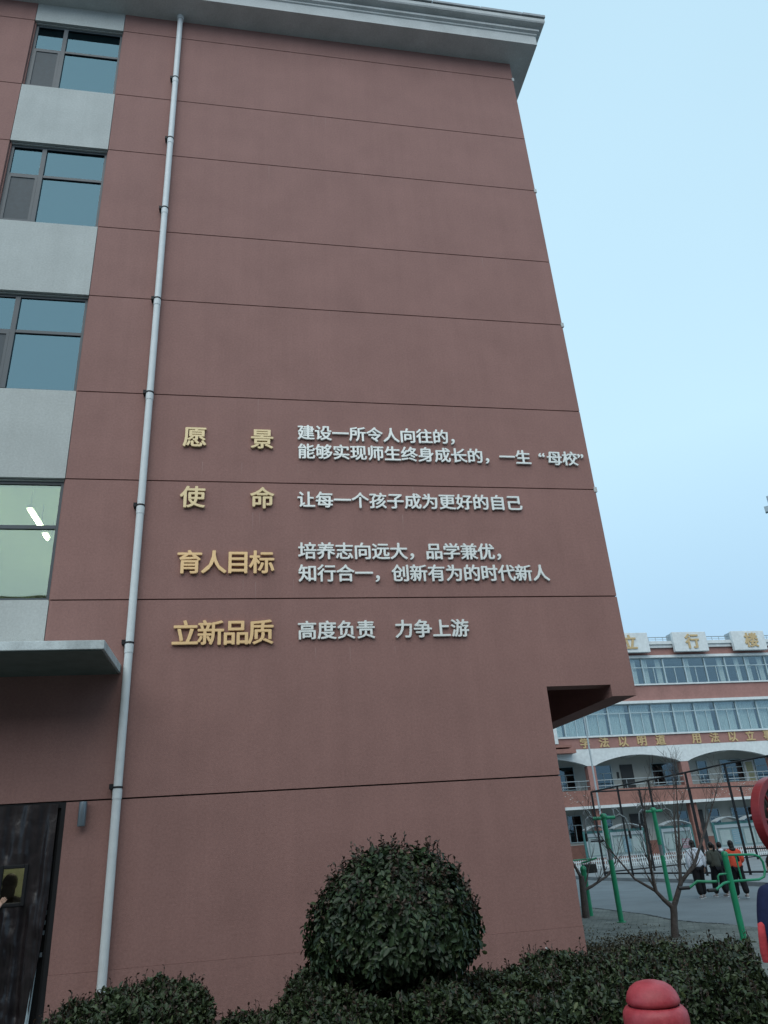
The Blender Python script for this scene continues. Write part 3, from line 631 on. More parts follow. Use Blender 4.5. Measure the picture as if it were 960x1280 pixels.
h2 = MB().tube([(-.25, .05, .98), (-.32, .1, .98), (-.57, .2, 1.0), (-.72, .26, .90)], .024, 8).build('foot_bar', M['green'], t)
h2.data.transform(Matrix.Identity(4)); MB().tube([(-.72, .26, .90), (-.92, .3, .90)], .032, 8).build('grip', M['grip'], h2)
t = thing('twist_trainer', 'low green fitness post half hidden behind the wall corner', 'fitness equipment', (8.80, 8.4, 0))
MB().tube([(0, 0, 0), (0, 0, 1.10)], .075, 16).build('post', M['green'], t); MB().lathe([(.085, 1.06), (.085, 1.12), (.05, 1.17), (0, 1.18)], n=16).build('cap', M['green'], t)
MB().tube([(0, 0, 1.14), (-.02, 0, 1.24), (.10, -.08, 1.27), (.36, -.15, 1.34)], .024, 8).build('handlebar', M['green'], t)
MB().tube([(-.6, .2, 1.30), (.34, .2, 1.32)], .018, 8).build('handlebar', M['green'], t)
MB().tube([(-.2, .2, 1.31), (-.45, .0, 1.2)], .018, 8).build('brace', M['green'], t)
MB().box(.10, .42, .05, .3, .98, 1.2).build('counterweight', M['grip'], t, bevel=.03)

# ------------------------------------------------------------------ bare trees
M['bark'] = mat('bark', (.07, .062, .058), .9, .3, 15, bump=.6, bscale=40)
def twigs(mb, p, d, L_, r_, depth, rnd):
    n = 4; pts = [p]; rad = [r_]
    for i in range(n):
        d = (d + Vector((rnd.uniform(-.16, .16), rnd.uniform(-.16, .16), rnd.uniform(-.02, .16)))).normalized(); p = p + d * L_ / n; pts.append(p); rad.append(max(.0025, r_ * (1 - .6 * (i + 1) / n)))
    mb.tube(pts, rad, 5 if r_ < .02 else 7)
    if depth == 0: return
    for i in range(1, n + 1):
        k = 1 if i < n else 2
        for _ in range(k):
            if rnd.random() < .18: continue
            a = Vector((rnd.uniform(-1, 1), rnd.uniform(-1, 1), rnd.uniform(-.1, .5))).normalized()
            nd = (d * .75 + a * .75 + Vector((0, 0, .22))).normalized()
            twigs(mb, pts[i], nd, L_ * rnd.uniform(.5, .72), rad[i] * .62, depth - 1, rnd)
def bare_tree(label, loc, trunk, limbs, seed, depth=3):
    t = thing('bare_tree', label, 'tree', loc); rnd = random.Random(seed)
    MB().tube([p[:3] for p in trunk], [p[3] for p in trunk], 12).build('trunk', M['bark'], t)
    for lb in limbs:
        mb = MB(); pts = [Vector(p[:3]) for p in lb]; mb.tube(pts, [p[3] for p in lb], 8); 
        for i in range(2, len(pts)):
            for _ in range(2):
                d = (pts[i] - pts[i - 1]).normalized(); a = Vector((rnd.uniform(-1, 1), rnd.uniform(-1, 1), rnd.uniform(0, .6))).normalized()
                twigs(mb, pts[i] if rnd.random() < .6 else pts[i].lerp(pts[i - 1], .5), (d * .9 + a * .7).normalized(), rnd.uniform(.32, .6), lb[i][3] * .5, depth - 1, rnd)
        d = (pts[-1] - pts[-2]).normalized(); twigs(mb, pts[-1], d, .55, lb[-1][3] * .9, depth - 1, rnd)
        mb.build('limb', M['bark'], t)
bare_tree('leafless young tree with a forked trunk behind the hedge', (8.33, 3.33, 0),
          [(-.02, 0, 0, .085), (0, 0, .2, .07), (.05, 0, .42, .068), (.06, 0, .55, .075)],
          [[(.06, 0, .5, .05), (-.1, .02, .66, .042), (-.22, .05, .82, .038), (-.24, .05, 1.3, .03), (-.23, .0, 1.9, .02), (-.14, 0, 2.4, .012)],
           [(.06, 0, .5, .055), (.2, 0, .72, .05), (.34, 0, .95, .042), (.74, .05, 1.25, .034), (1.2, .1, 1.9, .022), (1.55, .1, 2.45, .012)],
           [(.06, 0, .52, .05), (.26, -.1, .95, .036), (.38, -.1, 1.5, .028), (.5, -.1, 2.1, .018), (.6, -.1, 2.65, .009)],
           [(.34, 0, .95, .035), (.52, .25, 1.4, .026), (.75, .5, 2.1, .017), (.9, .6, 2.5, .008)],
           [(-.22, .05, .82, .03), (-.5, .3, 1.05, .022), (-.75, .5, 1.5, .014), (-.95, .6, 1.9, .008)]], 11, 3)
bare_tree('small dark leafless tree hugging the green post by the wall corner', (8.55, 8.1, 0),
          [(0, 0, 0, .10), (.02, 0, .5, .085), (.04, 0, .95, .07)],
          [[(.05, 0, .62, .04), (.3, 0, .70, .035), (.52, 0, .80, .03), (.75, 0, .90, .025), (1.0, .0, 1.15, .016), (1.2, 0, 1.5, .01)],
           [(.04, 0, .6, .03), (.2, .05, .85, .022), (.3, .1, 1.05, .016)],
           [(.04, 0, .9, .05), (-.15, 0, 1.3, .03), (-.2, 0, 1.8, .02)]], 5, 2)

# ------------------------------------------------------------------ foliage
def leaf_mat(name, c, isl=.45, rough=.42, c2=None):
    m = mat(name, c, rough, .25, 2.5, island=isl, spec=.28, col2=c2); return m
M['leaf'] = leaf_mat('hedge_leaf', (.025, .043, .019), isl=.6, c2=(.044, .062, .027)); M['leafb'] = leaf_mat('bush_leaf', (.023, .043, .019), isl=.6, c2=(.038, .061, .027))
M['leafr'] = leaf_mat('reddish_shoot', (.05, .032, .024), c2=(.062, .045, .03)); M['leaff'] = leaf_mat('fresh_leaf', (.06, .085, .035), isl=.5, c2=(.09, .11, .045)); M['twig'] = mat('dark_twig', (.03, .026, .022), .9)
def leaves(name, P, Nrm, size, m, parent, seed=0, up=.35, **kw):
    """P (n,3) points, Nrm (n,3) outward direction; every leaf a folded six-vertex blade"""
    rg = np.random.default_rng(seed); n = len(P)
    nn = Nrm / np.linalg.norm(Nrm, axis=1)[:, None] + rg.normal(0, .42, (n, 3)); nn /= np.linalg.norm(nn, axis=1)[:, None]
    d = rg.normal(0, 1, (n, 3)) + np.array([0, 0, up * 2.2]) + Nrm * .35; d -= nn * (d * nn).sum(1)[:, None]; d /= np.linalg.norm(d, axis=1)[:, None]; d = d + nn * .30; d /= np.linalg.norm(d, axis=1)[:, None]
    s = np.cross(d, nn); s /= np.linalg.norm(s, axis=1)[:, None]; nn = np.cross(s, d)
    L = (size * rg.uniform(.65, 1.25, n))[:, None]; w = L * .25
    fold = nn * w * .45
    v = np.stack([P, P + d * L * .35 + s * w + fold, P + d * L * .75 + s * w * .8 + fold - nn * L * .05, P + d * L - nn * L * .14, P + d * L * .75 - s * w * .8 + fold - nn * L * .05, P + d * L * .35 - s * w + fold, P + d * L * .55 - nn * L * .03], 1).reshape(-1, 3)
    b = (np.arange(n) * 7)[:, None]
    f = np.concatenate([b + np.array([[0, 1, 6]]), b + np.array([[1, 2, 6]]), b + np.array([[2, 3, 6]]), b + np.array([[3, 4, 6]]), b + np.array([[4, 5, 6]]), b + np.array([[5, 0, 6]])], 0)
    me = bpy.data.meshes.new(name); me.vertices.add(len(v)); me.vertices.foreach_set('co', v.ravel().astype('f4'))
    me.loops.add(f.size); me.loops.foreach_set('vertex_index', f.ravel().astype('i4')); me.polygons.add(len(f))
    me.polygons.foreach_set('loop_start', (np.arange(len(f)) * 3).astype('i4')); me.update(); me.validate()
    return link(name, me, m, parent, kind='stuff', **kw)
def hmap(x, y, seed):
    return .06 * np.sin(x * 5.1 + seed) * np.cos(y * 4.3 + seed * 2) + .045 * np.sin(x * 11.3 + y * 7 + seed) + .02 * np.sin(x * 23 + y * 19)
def hedge(label, x0, x1, y0, y1, h, n, seed, taper=.25, size=.062, frontw=.25, cut=None, red=.12):
    t = thing('hedge', label, 'hedge', ((x0 + x1) / 2, (y0 + y1) / 2, 0), group='evergreen hedges along the wall foot'); rg = np.random.default_rng(seed)
    ox, oy = (x0 + x1) / 2, (y0 + y1) / 2
    def top(x, y):
        ex = np.minimum(x - x0, x1 - x); ey = np.minimum(y - y0, y1 - y); e_ = np.clip(np.minimum(ex, ey) / taper, 0, 1)
        return (h(x, y) if callable(h) else h) * (.55 + .45 * np.sqrt(e_)) + hmap(x, y, seed)
    P, Nn = [], []
    m = int(n * (1 - frontw)); x = rg.uniform(x0, x1, m); y = rg.uniform(y0, y1, m); z = top(x, y) - np.abs(rg.normal(0, .07, m)) + .01
    P.append(np.stack([x, y, z], 1)); Nn.append(np.stack([rg.normal(0, .4, m), rg.normal(-.15, .4, m), np.ones(m)], 1))
    m = n - m; side = rg.uniform(0, 1, m); per = 2 * (y1 - y0) + 2 * (x1 - x0)
    u = rg.uniform(0, per, m); xs = np.where(u < (x1 - x0), x0 + u, np.where(u < 2 * (x1 - x0), x0 + u - (x1 - x0), np.where(u < 2 * (x1 - x0) + (y1 - y0), x0, x1)))
    ys = np.where(u < (x1 - x0), y0, np.where(u < 2 * (x1 - x0), y1, np.where(u < 2 * (x1 - x0) + (y1 - y0), y0 + u - 2 * (x1 - x0), y0 + u - 2 * (x1 - x0) - (y1 - y0))))
    nx_ = np.where(xs == x0, -1., np.where(xs == x1, 1., 0)); ny_ = np.where(ys == y0, -1., np.where(ys == y1, 1., 0))
    dd = np.abs(rg.normal(0, .07, m)); xs = xs - nx_ * dd; ys = ys - ny_ * dd
    zs = rg.uniform(.03, 1, m) ** .8 * np.maximum(.1, top(xs, ys))
    P.append(np.stack([xs, ys, zs], 1)); Nn.append(np.stack([nx_, ny_, np.full(m, .3)], 1))
    P = np.concatenate(P); Nn = np.concatenate(Nn)
    if cut is not None: k = cut(P[:, 0], P[:, 1]); P = P[k]; Nn = Nn[k]
    off = np.array([ox, oy, 0]); isr = (rg.uniform(0, 1, len(P)) < red * 2) & (P[:, 2] > top(P[:, 0], P[:, 1]) - .035)
    fr_ = (rg.uniform(0, 1, len(P)) < .05) & ~isr
    leaves('foliage', P[~isr & ~fr_] - off, Nn[~isr & ~fr_], size, M['leaf'], t, seed); leaves('fresh_leaves', P[fr_] - off, Nn[fr_], size * .9, M['leaff'], t, seed + 5)
    # upright reddish shoots on top
    q = P[isr]; k = max(40, len(q) // 7); q = q[rg.permutation(len(q))[:k]]; SP = []; SN = []
    tw = MB()
    for p_ in q:
        hh = rg.uniform(.03, .15); lean = rg.normal(0, .02, 2); tw.tube([(p_[0] - ox, p_[1] - oy, p_[2] - .12), (p_[0] - ox + lean[0], p_[1] - oy + lean[1], p_[2] + hh)], .0025, 4, False)
        for i in range(7): f_ = i / 6; SP.append((p_[0] + lean[0] * f_, p_[1] + lean[1] * f_, p_[2] - .05 + (hh + .05) * f_)); a = i * 2.4; SN.append((cos(a) * .6, sin(a) * .6, .7))
    leaves('young_shoots', np.array(SP) - off, np.array(SN), size * .62, M['leafr'], t, seed + 1, up=.5)
    for i in range(int(n / 90)):
        x = rg.uniform(x0 + .1, x1 - .1); y = rg.uniform(y0 + .05, y1 - .05)
        if cut is not None and not cut(np.array([x]), np.array([y]))[0]: continue
        z = float(top(np.array([x]), np.array([y]))[0]) - .05; tw.tube([(x - ox, y - oy, 0), (x - ox + rg.normal(0, .05), y - oy + rg.normal(0, .05), z)], .006, 4, False)
    tw.build('stems', M['twig'], t, kind='stuff')
    # dense shaded interior of older leaves
    m = int(n * .22); x = rg.uniform(x0 + .08, x1 - .08, m); y = rg.uniform(y0 + .08, y1 - .08, m); z = rg.uniform(.05, .85, m) * top(x, y); k = np.ones(m, bool) if cut is None else cut(x, y)
    leaves('inner_leaves', np.stack([x, y, z], 1)[k] - off, rg.normal(0, 1, (int(k.sum()), 3)), size * 1.3, M['leaf'], t, seed + 2)
    return t
cutR = lambda x, y: (x < 4.85 + np.clip((y + 4.6) / 1.6, 0, 1) * .95) 
hR = lambda x, y: .64 + .06 * np.clip((x - 2.5) / 2.5, 0, 1) + .03 * np.sin(x * 2.2)
hedge('broad evergreen hedge filling the foreground right of the round bush', 2.1, 5.75, -5.35, -2.45, hR, 42000, 3, cut=cutR)
hedge('evergreen hedge clump in front of the downpipe at left', -1.95, -.32, -4.3, -2.2, lambda x, y: .70 + .09 * np.clip((x + 1.6) / 1.0, 0, 1), 17000, 4)
hedge('low dark hedge strip between the left clump and the round bush', -.36, .5, -4.9, -2.9, lambda x, y: .50 + .12 * np.clip(x / .5, 0, 1), 8000, 6)
hedge('dark hedge hidden in shade beneath the round bush', .45, 2.15, -4.9, -1.9, lambda x, y: .74 + .05 * np.sin(x * 4), 17000, 7)
# round clipped bush
bt = thing('round_bush', 'large dome-shaped clipped bush rising above the hedge in front of the wall', 'bush', (1.53, -3.5, 0)); rg = np.random.default_rng(9)
def dome(n, jit):
    u = rg.uniform(-1, 1, n); a = rg.uniform(0, 2 * pi, n)
    s = np.sqrt(1 - u * u); d = np.stack([s * np.cos(a), s * np.sin(a), u], 1)
    lump = 1 + .05 * np.sin(3 * a + 2 * u) + .05 * np.sin(7 * a - 3 * u + 1) + .04 * np.sin(13 * a + 9 * u) + .03 * np.sin(23 * a - 17 * u)
    rr = lump * (1 - np.abs(rg.normal(0, jit, n)))
    zr = np.where(u > 0, .83, .40); p = d * rr[:, None]; return np.stack([p[:, 0] * .865, p[:, 1] * .85, 1.10 + p[:, 2] * zr], 1), d
P, D_ = dome(19000, .07); k = ~((D_[:, 2] < -.35) & (rg.uniform(0, 1, len(P)) < .55)); k &= (np.sin(9 * P[:, 0] + 3) * np.sin(11 * P[:, 2]) * np.sin(8 * P[:, 1] + 1) < .42) | (rg.uniform(0, 1, len(P)) < .35); fr_ = rg.uniform(0, 1, len(P)) < .05; leaves('foliage', P[k & ~fr_], D_[k & ~fr_], .072, M['leafb'], bt, 1, up=-.5); leaves('fresh_leaves', P[k & fr_] + D_[k & fr_] * .02, D_[k & fr_], .06, M['leaff'], bt, 14, up=.1)
P, D_ = dome(5000, .30); k = D_[:, 2] > -.2; leaves('inner_leaves', P[k], D_[k], .085, M['leafb'], bt, 2)
P, D_ = dome(900, .0); k = D_[:, 2] > .25; P = P[k][:190]; D_ = D_[k][:190]; SP = []; SN = []; tw = MB()
for p_, d in zip(P, D_):
    hh = rg.uniform(.05, .15); e_ = d * .5 + np.array([0, 0, .8]); e_ /= np.linalg.norm(e_); tw.tube([tuple(p_ - e_ * .1), tuple(p_ + e_ * hh)], .003, 4, False)
    for i in range(8): f_ = i / 7; SP.append(p_ + e_ * hh * f_); SN.append((cos(i * 2.4) * .6, sin(i * 2.4) * .6, .6))
leaves('young_shoots', np.array(SP), np.array(SN), .045, M['leafr'], bt, 3)
rn = random.Random(4)
for i in range(22):
    a = rn.uniform(0, 2 * pi); r0 = rn.uniform(0, .10); r1_ = rn.uniform(.25, .8); tw.tube([(r0 * cos(a), r0 * sin(a), 0), (.3 * r1_ * cos(a), .3 * r1_ * sin(a), .45), (.65 * r1_ * cos(a), .65 * r1_ * sin(a), .85), (r1_ * cos(a), r1_ * sin(a), 1.35)], [.02, .016, .012, .006], 6)
tw.build('stems', M['twig'], bt, kind='stuff')
# dry grass tufts by the wall corner
n = 2600; gx = np.concatenate([rg.normal(6.6, .55, n), rg.normal(7.6, .5, n // 3), rg.uniform(7, 9.0, n // 16)]); gy = np.concatenate([rg.normal(2.5, .6, n), rg.normal(3.4, .5, n // 3), rg.uniform(2.8, 6.5, n // 16)])
k = (gx > 5.2); gp = np.stack([gx, gy, np.zeros_like(gx)], 1)[k]
go = leaves('grass', gp, np.tile([0, 0, 1.], (len(gp), 1)) , .05, mat('dry_grass', (.05, .052, .03), .9, .3, 3, island=.4, col2=(.095, .085, .05)), None, 6)
tag(go, 'patch of low dull grass at the foot of the wall corner', 'grass')

# ------------------------------------------------------------------ red bollard and red round sign
M['redp'] = mat('red_plastic', (.38, .030, .045), .45, .14, 11, fine=70, spec=.45, col2=(.45, .065, .08), bump=.12, bscale=35); M['redd'] = mat('dark_red_enamel', (.22, .02, .025), .4, .12, 8)
bo = thing('bollard', 'thick red round-topped bollard in front of the hedge', 'bollard', (2.575, -6.84, 0))
MB().lathe([(.0, 0), (.20, 0), (.20, .85), (.202, .90), (.197, .935), (.178, .958), (.158, .966)], n=48).build('post', M['redp'], bo)
MB().lathe([(.150, .950), (.150, .972), (.163, .978), (.167, .992), (.163, 1.01), (.15, 1.04), (.128, 1.067), (.095, 1.088), (.05, 1.099), (0.001, 1.102)], n=48).build('domed_cap', M['redp'], bo)
rs = thing('round_sign', 'red round openwork sign on a post at the right edge of the frame', 'sign', (5.77, -4.2, 0), radians(19))
n = 64; rim = MB(); ro, ri, th = .43, .35, .055; vs = []
for i in range(n):
    a = 2 * pi * i / n
    for r_, y in [(ro, -th), (ri, -th), (ri, th), (ro, th)]: vs.append((r_ * cos(a), y, 2.0 + r_ * sin(a)))
rim.add(vs, [(4 * i + k, 4 * ((i + 1) % n) + k, 4 * ((i + 1) % n) + (k + 1) % 4, 4 * i + (k + 1) % 4) for i in range(n) for k in range(4)]); rim.build('rim', M['redd'], rs, bevel=.008)
MB().lathe([(0, 0), (.34, 0), (.34, .012), (0, .012)], n=48).build('backing', mat('brown_backing', (.02, .014, .012), .6), rs).matrix_local = Matrix.Translation((0, .02, 2.0)) @ Matrix.Rotation(pi / 2, 4, 'X')
for i in range(8):
    a = pi / 4 * i; c, s = cos(a), sin(a); k = MB(); k.tube([(.03 * c, -.03, 2 + .03 * s), (.2 * cos(a + .18), -.03, 2 + .2 * sin(a + .18)), (.355 * c, -.03, 2 + .355 * s)], .016, 6); k.build('fretwork', M['redd'], rs)
    MB().tube([(.2 * cos(a + .18), -.03, 2 + .2 * sin(a + .18)), (.27 * cos(a + .4), -.03, 2 + .27 * sin(a + .4)), (.2 * cos(a + pi / 4 + .18), -.03, 2 + .2 * sin(a + pi / 4 + .18))], .013, 6).build('fretwork', M['redd'], rs)
MB().tube([(0, .0, 0), (0, 0, 1.58)], .035, 12).build('post', M['redd'], rs)

# ------------------------------------------------------------------ people
def skin_mesh(verts, edges, radii, sub=2):
    me = bpy.data.meshes.new('skin'); me.from_pydata([tuple(v) for v in verts], edges, []); o = bpy.data.objects.new('skin', me); COL.objects.link(o)
    md = o.modifiers.new('Skin', 'SKIN'); md.use_smooth_shade = True; md.branch_smoothing = .6
    for i, sv in enumerate(me.skin_vertices[0].data): rr = radii[i]; sv.radius = rr if hasattr(rr, '__len__') else (rr, rr); sv.use_root = (i == 0)
    s_ = o.modifiers.new('Sub', 'SUBSURF'); s_.levels = sub; s_.render_levels = sub
    dg = bpy.context.evaluated_depsgraph_get(); r_ = bpy.data.meshes.new_from_object(o.evaluated_get(dg)); bpy.data.objects.remove(o); return r_
def merge(me, mb):
    b = bmesh.new(); b.from_mesh(me); t_ = mb.mesh(); b.from_mesh(t_); b.to_mesh(me); b.free(); return me
def person(label, loc, rz, H, jacket, trousers, shoes, pose, hair='short', group=None, extra=None):
    """local frame: faces -y; pose: dict(leg=[l,r] foot swing in y, arm=[(elbow offs),(wrist offs)] per side)"""
    t = thing('person', label, 'person', loc, rz, group); J = lambda *p: Vector(p) * H
    hipz = .515
    kn, an, hp = {}, {}, {}
    for s, sw in ((-1, pose['leg'][0]), (1, pose['leg'][1])):
        hp[s] = J(.052 * s, 0, hipz); lift = pose.get('lift', (0, 0))[0 if s < 0 else 1]
        kn[s] = J((.058 + pose.get('spread', 0) * .5) * s, sw * .5 - .02, .285 + lift * .3); an[s] = J((.06 + pose.get('spread', 0)) * s, sw, .045 + lift)
    lean = pose.get('lean', 0)
    waist = J(0, -.0 - lean * .3, .60); chest = J(0, .005 - lean * .7, .73); nb_ = J(0, .0 - lean, .825); nk = J(0, -.008 - lean, .86); hd = J(0, -.018 - lean, .93)
    sh, el, wr = {}, {}, {}
    for s in (-1, 1):
        e_, w_ = pose['arm'][0 if s < 0 else 1]; sh[s] = J(.105 * s, .0 - lean, .805); el[s] = J(*e_); wr[s] = J(*w_)
    V = [J(0, 0, .53), waist, chest, nb_, nk, hd]; Rr = [(.075, .055), (.065, .048), (.078, .052), (.042, .036), (.033, .033), (.036, .040)]; E_ = [(0, 1), (1, 2), (2, 3), (3, 4), (4, 5)]
    def ch(start, pts, rs):
        p_ = start
        for v, r_ in zip(pts, rs): V.append(v); Rr.append(r_ if hasattr(r_, '__len__') else (r_, r_)); E_.append((p_, len(V) - 1)); p_ = len(V) - 1
        return p_
    for s in (-1, 1):
        ch(0, [hp[s], kn[s], an[s], an[s] + J(0, -.03, -.022), an[s] + J(0, -.085, -.03)], [.048, .03, .019, .02, .014])
        w_ = ch(3, [sh[s], el[s], wr[s]], [.030, .021, .014])
        d = (wr[s] - el[s]).normalized(); side = d.cross(Vector((0, 1, 0))); side = (Vector((1, 0, 0)) - d * d.x) if side.length < .2 else side; side.normalize(); nrm = d.cross(side)
        palm = ch(w_, [wr[s] + d * .028 * H], [(.017, .010)])
        for k in range(4):
            b0 = wr[s] + d * .052 * H + side * (k - 1.5) * .0105 * H; ln = (.036, .043, .040, .031)[k] * H
            ch(palm, [b0, b0 + d * ln * .55 + nrm * .004 * H, b0 + d * ln * .95 + nrm * .014 * H], [.0052, .0048, .004])
        ch(w_, [wr[s] + d * .02 * H - side * .018 * H, wr[s] + d * .045 * H - side * .03 * H + nrm * .008 * H], [.0058, .0045])
    body = skin_mesh(V, E_, [(a * H, b_ * H) for a, b_ in Rr], 1)
    m = MB(); hw = .046 * H; hh = .066 * H; hc = hd + J(0, 0, -.002); m.ball(hc, (hw, hw * 1.2, hh), 16, 12)
    m.ball(hc + Vector((0, -hw * 1.2, -.12 * hh)), (.12 * hw * 1.6, .014 * H * .7, .22 * hh), 8, 6)
    for s in (-1, 1):
        m.ball(hc + Vector((s * hw, 0, -.05 * hh)), (.006 * H, .012 * H, .018 * H), 8, 6); m.ball(hc + Vector((s * .42 * hw, -hw * 1.06, .05 * hh)), (.0075 * H, .004 * H, .0045 * H), 8, 6)
    m.ball(hc + Vector((0, -hw * 1.1, -.45 * hh)), (.014 * H, .005 * H, .004 * H), 8, 6)
    merge(body, m); body.materials.clear(); link('body', body, M['skin'], t)
    # jacket
    bk = pose.get('bulk', 1); jv = [J(0, 0, pose.get('hem', .50)), waist, chest, nb_ + J(0, .004, -.005), nk + J(0, .006, -.002)]; jr = [(.118 * bk, .088 * bk), (.112 * bk, .086 * bk), (.115 * bk, .08 * bk), (.082, .064), (.05, .046)]; je = [(0, 1), (1, 2), (2, 3), (3, 4)]
    for s in (-1, 1):
        p_ = 3
        for v, r_ in zip([sh[s], sh[s].lerp(el[s], .5), el[s], el[s].lerp(wr[s], .9)], [.052 * bk, .046 * bk, .042 * bk, .034 * bk]): jv.append(v); jr.append((r_, r_)); je.append((p_, len(jv) - 1)); p_ = len(jv) - 1
    jm = skin_mesh(jv, je, [(a * H, b_ * H) for a, b_ in jr], 2); jm.materials.clear(); jk = link('jacket', jm, M[jacket], t)
    tv = [J(0, 0, .545)]; trr = [(.088, .066)]; te = []
    for s in (-1, 1):
        p_ = 0
        for v, r_ in zip([hp[s], hp[s].lerp(kn[s], .5), kn[s], kn[s].lerp(an[s], .5), an[s] + J(0, .003, .005)], [.062 * bk, .060 * bk, .053 * bk, .050 * bk, .050 * bk]): tv.append(v); trr.append((r_, r_)); te.append((p_, len(tv) - 1)); p_ = len(tv) - 1
    tm = skin_mesh(tv, te, [(a * H, b_ * H) for a, b_ in trr], 2); tm.materials.clear(); tr_ = link('trousers', tm, M[trousers], t)
    for s in (-1, 1):
        a = an[s]; sm = MB(); 
        sm.ball(a + J(0, -.045, -.026), (.026 * H, .07 * H, .024 * H), 12, 8); sm.ball(a + J(0, .0, -.012), (.024 * H, .03 * H, .028 * H), 12, 8); so_ = sm.build('shoe', M[shoes], t)
        MB().box(a.x - .024 * H, a.x + .024 * H, a.y - .105 * H, a.y + .022 * H, a.z - .047 * H, a.z - .036 * H).build('sole', M['picket'], so_, bevel=.004)
    hm = MB(); c = hc + J(0, .008, .012); hm.ball(c, (hw * 1.18, hw * 1.28, hh * 1.02), 16, 12)
    if hair == 'long': hm.ball(hc + J(0, .035, -.05), (hw * 1.1, hw * .75, hh * 1.25), 14, 10)
    if hair == 'tail': hm.tube([hc + J(0, .06, .03), hc + J(0, .10, -.0), hc + J(0, .09, -.06), hc + J(0, .075, -.11)], [.016 * H, .026 * H, .022 * H, .008 * H], 10)
    # keep the face free: move hair that would cover the front up and back
    hm.v = [(x, max(y, hc.y - hw * (.2 if z < hc.z + hh * .35 else 1.28)), z) for x, y, z in hm.v]
    hm.build('hair', M['hair'], t)
    if extra: extra(t, J, dict(nb=nb_, chest=chest, waist=waist, hd=hd, sh=sh, hw=hw, hip=hp, kn=kn, an=an))
    return t
cl = lambda n, c, r_=.85: mat(n, c, r_, .15, 12, bump=.3, bscale=30, spec=.2)
M['j_white'] = cl('white_hoodie', (.55, .62, .70)); M['j_olive'] = cl('olive_jacket', (.05, .058, .05)); M['j_navy'] = cl('dark_navy_cloth', (.012, .015, .026)); M['j_orange'] = cl('orange_cloth', (.55, .08, .045))
M['t_black'] = cl('black_trousers', (.010, .011, .014)); M['s_white'] = cl('pale_shoe', (.35, .33, .33)); M['s_black'] = cl('black_shoe', (.012, .012, .013)); M['j_blue'] = cl('navy_uniform', (.014, .02, .06))
arm_dn = [((-.155, .01, .645), (-.15, -.03, .50)), ((.155, .01, .645), (.15, -.03, .50))]
arm_bent = [((-.15, .02, .65), (-.08, -.12, .60)), ((.15, .02, .65), (.08, -.12, .60))]
def hood(m_): 
    def f(t, J, d):
        MB().ball(d['nb'] + J(0, .035, .012), (d['hw'] * 1.25, d['hw'] * .75, d['hw'] * .75), 14, 8).build('hood', M[m_], t)
    return f
arm_pocket = [((-.158, .03, .64), (-.09, -.10, .56)), ((.158, .03, .64), (.09, -.10, .56))]
G4 = 'students walking on the road'
person('student in a white hoodie and black trousers, leftmost of the walking students', (13.2, 10.3, .004), radians(175), 1.56, 'j_white', 't_black', 's_white', dict(leg=[-.07, .06], bulk=1.2, lift=(0, .0), arm=arm_dn, lean=.01), 'long', G4, hood('j_white'))
person('student in an olive jacket with a ponytail, beside the one in white', (13.78, 10.25, .004), radians(190), 1.47, 'j_olive', 't_black', 's_white', dict(leg=[.08, -.08], bulk=1.2, arm=arm_bent, lean=.02), 'tail', G4)
person('student in dark clothes with a pale hood, between olive and orange jackets', (14.45, 10.9, .004), radians(170), 1.44, 'j_navy', 't_black', 's_white', dict(leg=[-.06, .07], bulk=1.2, arm=arm_dn), 'short', G4, hood('j_white'))
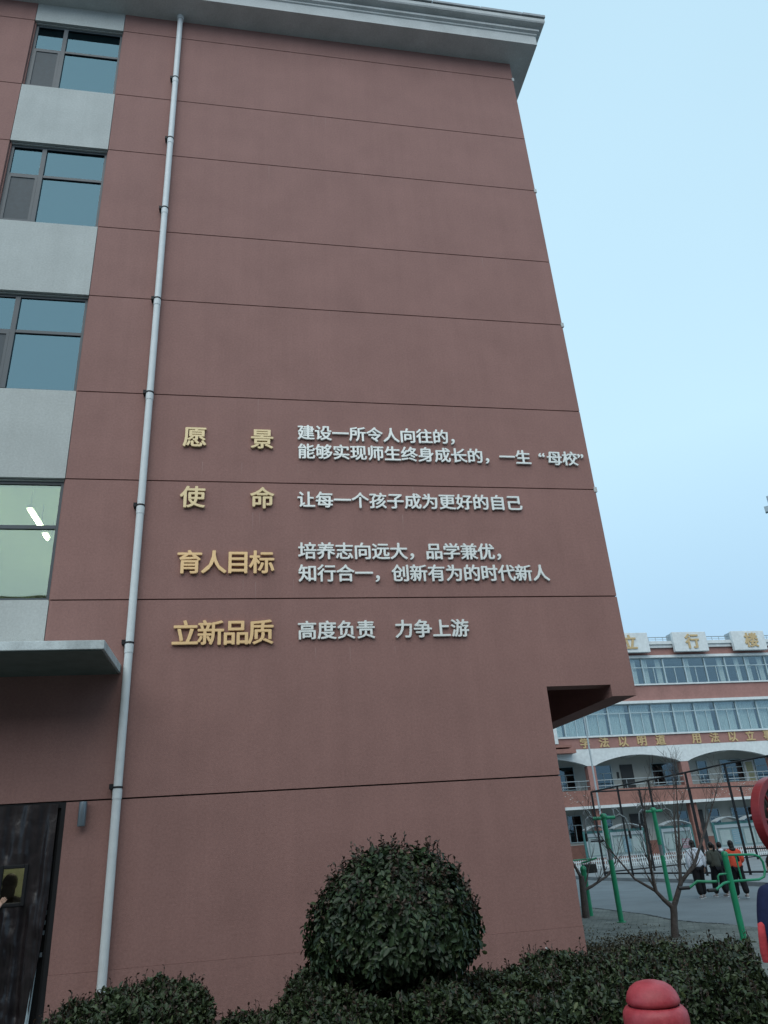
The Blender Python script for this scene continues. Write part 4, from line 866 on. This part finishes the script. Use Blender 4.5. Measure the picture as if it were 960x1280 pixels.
def vest(t, J, d):
    m_ = skin_mesh([J(-.02, .02, .56), J(-.02, .02, .66), J(-.02, .02, .78)], [(0, 1), (1, 2)], [(.085 * 1.5, .075 * 1.5), (.082 * 1.5, .07 * 1.5), (.07 * 1.5, .06 * 1.5)], 2); m_.materials.clear(); link('backpack', m_, M['t_black'], t)
    MB().ball(d['nb'] + J(0, .02, .015), (d['hw'] * 1.4, d['hw'] * 1.2, d['hw'] * .9), 14, 8).build('scarf', M['hair'], t)
person('student in an orange jacket and black scarf, rightmost of the walking students', (13.72, 9.15, .004), radians(168), 1.50, 'j_orange', 't_black', 's_white', dict(leg=[.09, -.09], bulk=1.2, lift=(.03, 0), arm=arm_bent, lean=.01), 'long', G4, vest)
# near person at the right edge in a school uniform
M['strip_red'] = cl('red_stripe', (.50, .06, .07)); M['strip_pale'] = cl('pale_stripe', (.25, .33, .42))
def stripes(t, J, d):
    s = 1
    MB().tube([J(.176, .012, .668), J(.194, .014, .655), J(.200, .012, .60), J(.198, .0, .53), J(.190, -.004, .485)], [.014, .034, .036, .036, .034], 10).build('red_side_stripe', M['strip_red'], t)
    MB().tube([J(.150, .0, .475), J(.158, .0, .40), J(.160, .01, .29), J(.172, .03, .06)], [.026, .030, .028, .02], 10).build('pale_leg_stripe', M['strip_pale'], t)
    MB().tube([d['nb'] + J(0, .01, .014), d['nb'] + J(0, .008, .045)], [.050 * 1.7, .042 * 1.7], 16).build('collar', M['j_blue'], t)
person('person in a navy school uniform with a red side stripe, nearest at right edge', (4.86, -5.08, 0), radians(185), 1.70, 'j_blue', 'j_blue', 's_white', dict(leg=[-.05, .05], bulk=1.3, spread=.07, arm=[((-.155, .01, .645), (-.15, -.03, .50)), ((.152, .01, .645), (.150, -.01, .50))], hem=.46), 'short', None, stripes).rotation_euler = (0, -.06, radians(185))
# person behind the door curtain and the arm reaching in at the left edge
person('dark-haired person inside, seen through the clear window of the door curtain', (-3.44, .95, 0), radians(180), 1.95, 't_black', 't_black', 's_black', dict(leg=[0, 0.02], arm=arm_dn), 'long')
person('person in black at the left edge reaching a hand to the door curtain', (-3.61, -.55, 0), radians(180), 1.79, 't_black', 't_black', 's_black',
       dict(leg=[0, .02], arm=[((-.17, -.06, .72), (-.222, -.15, .868)), ((.155, .01, .645), (.15, -.03, .50))]), 'short')
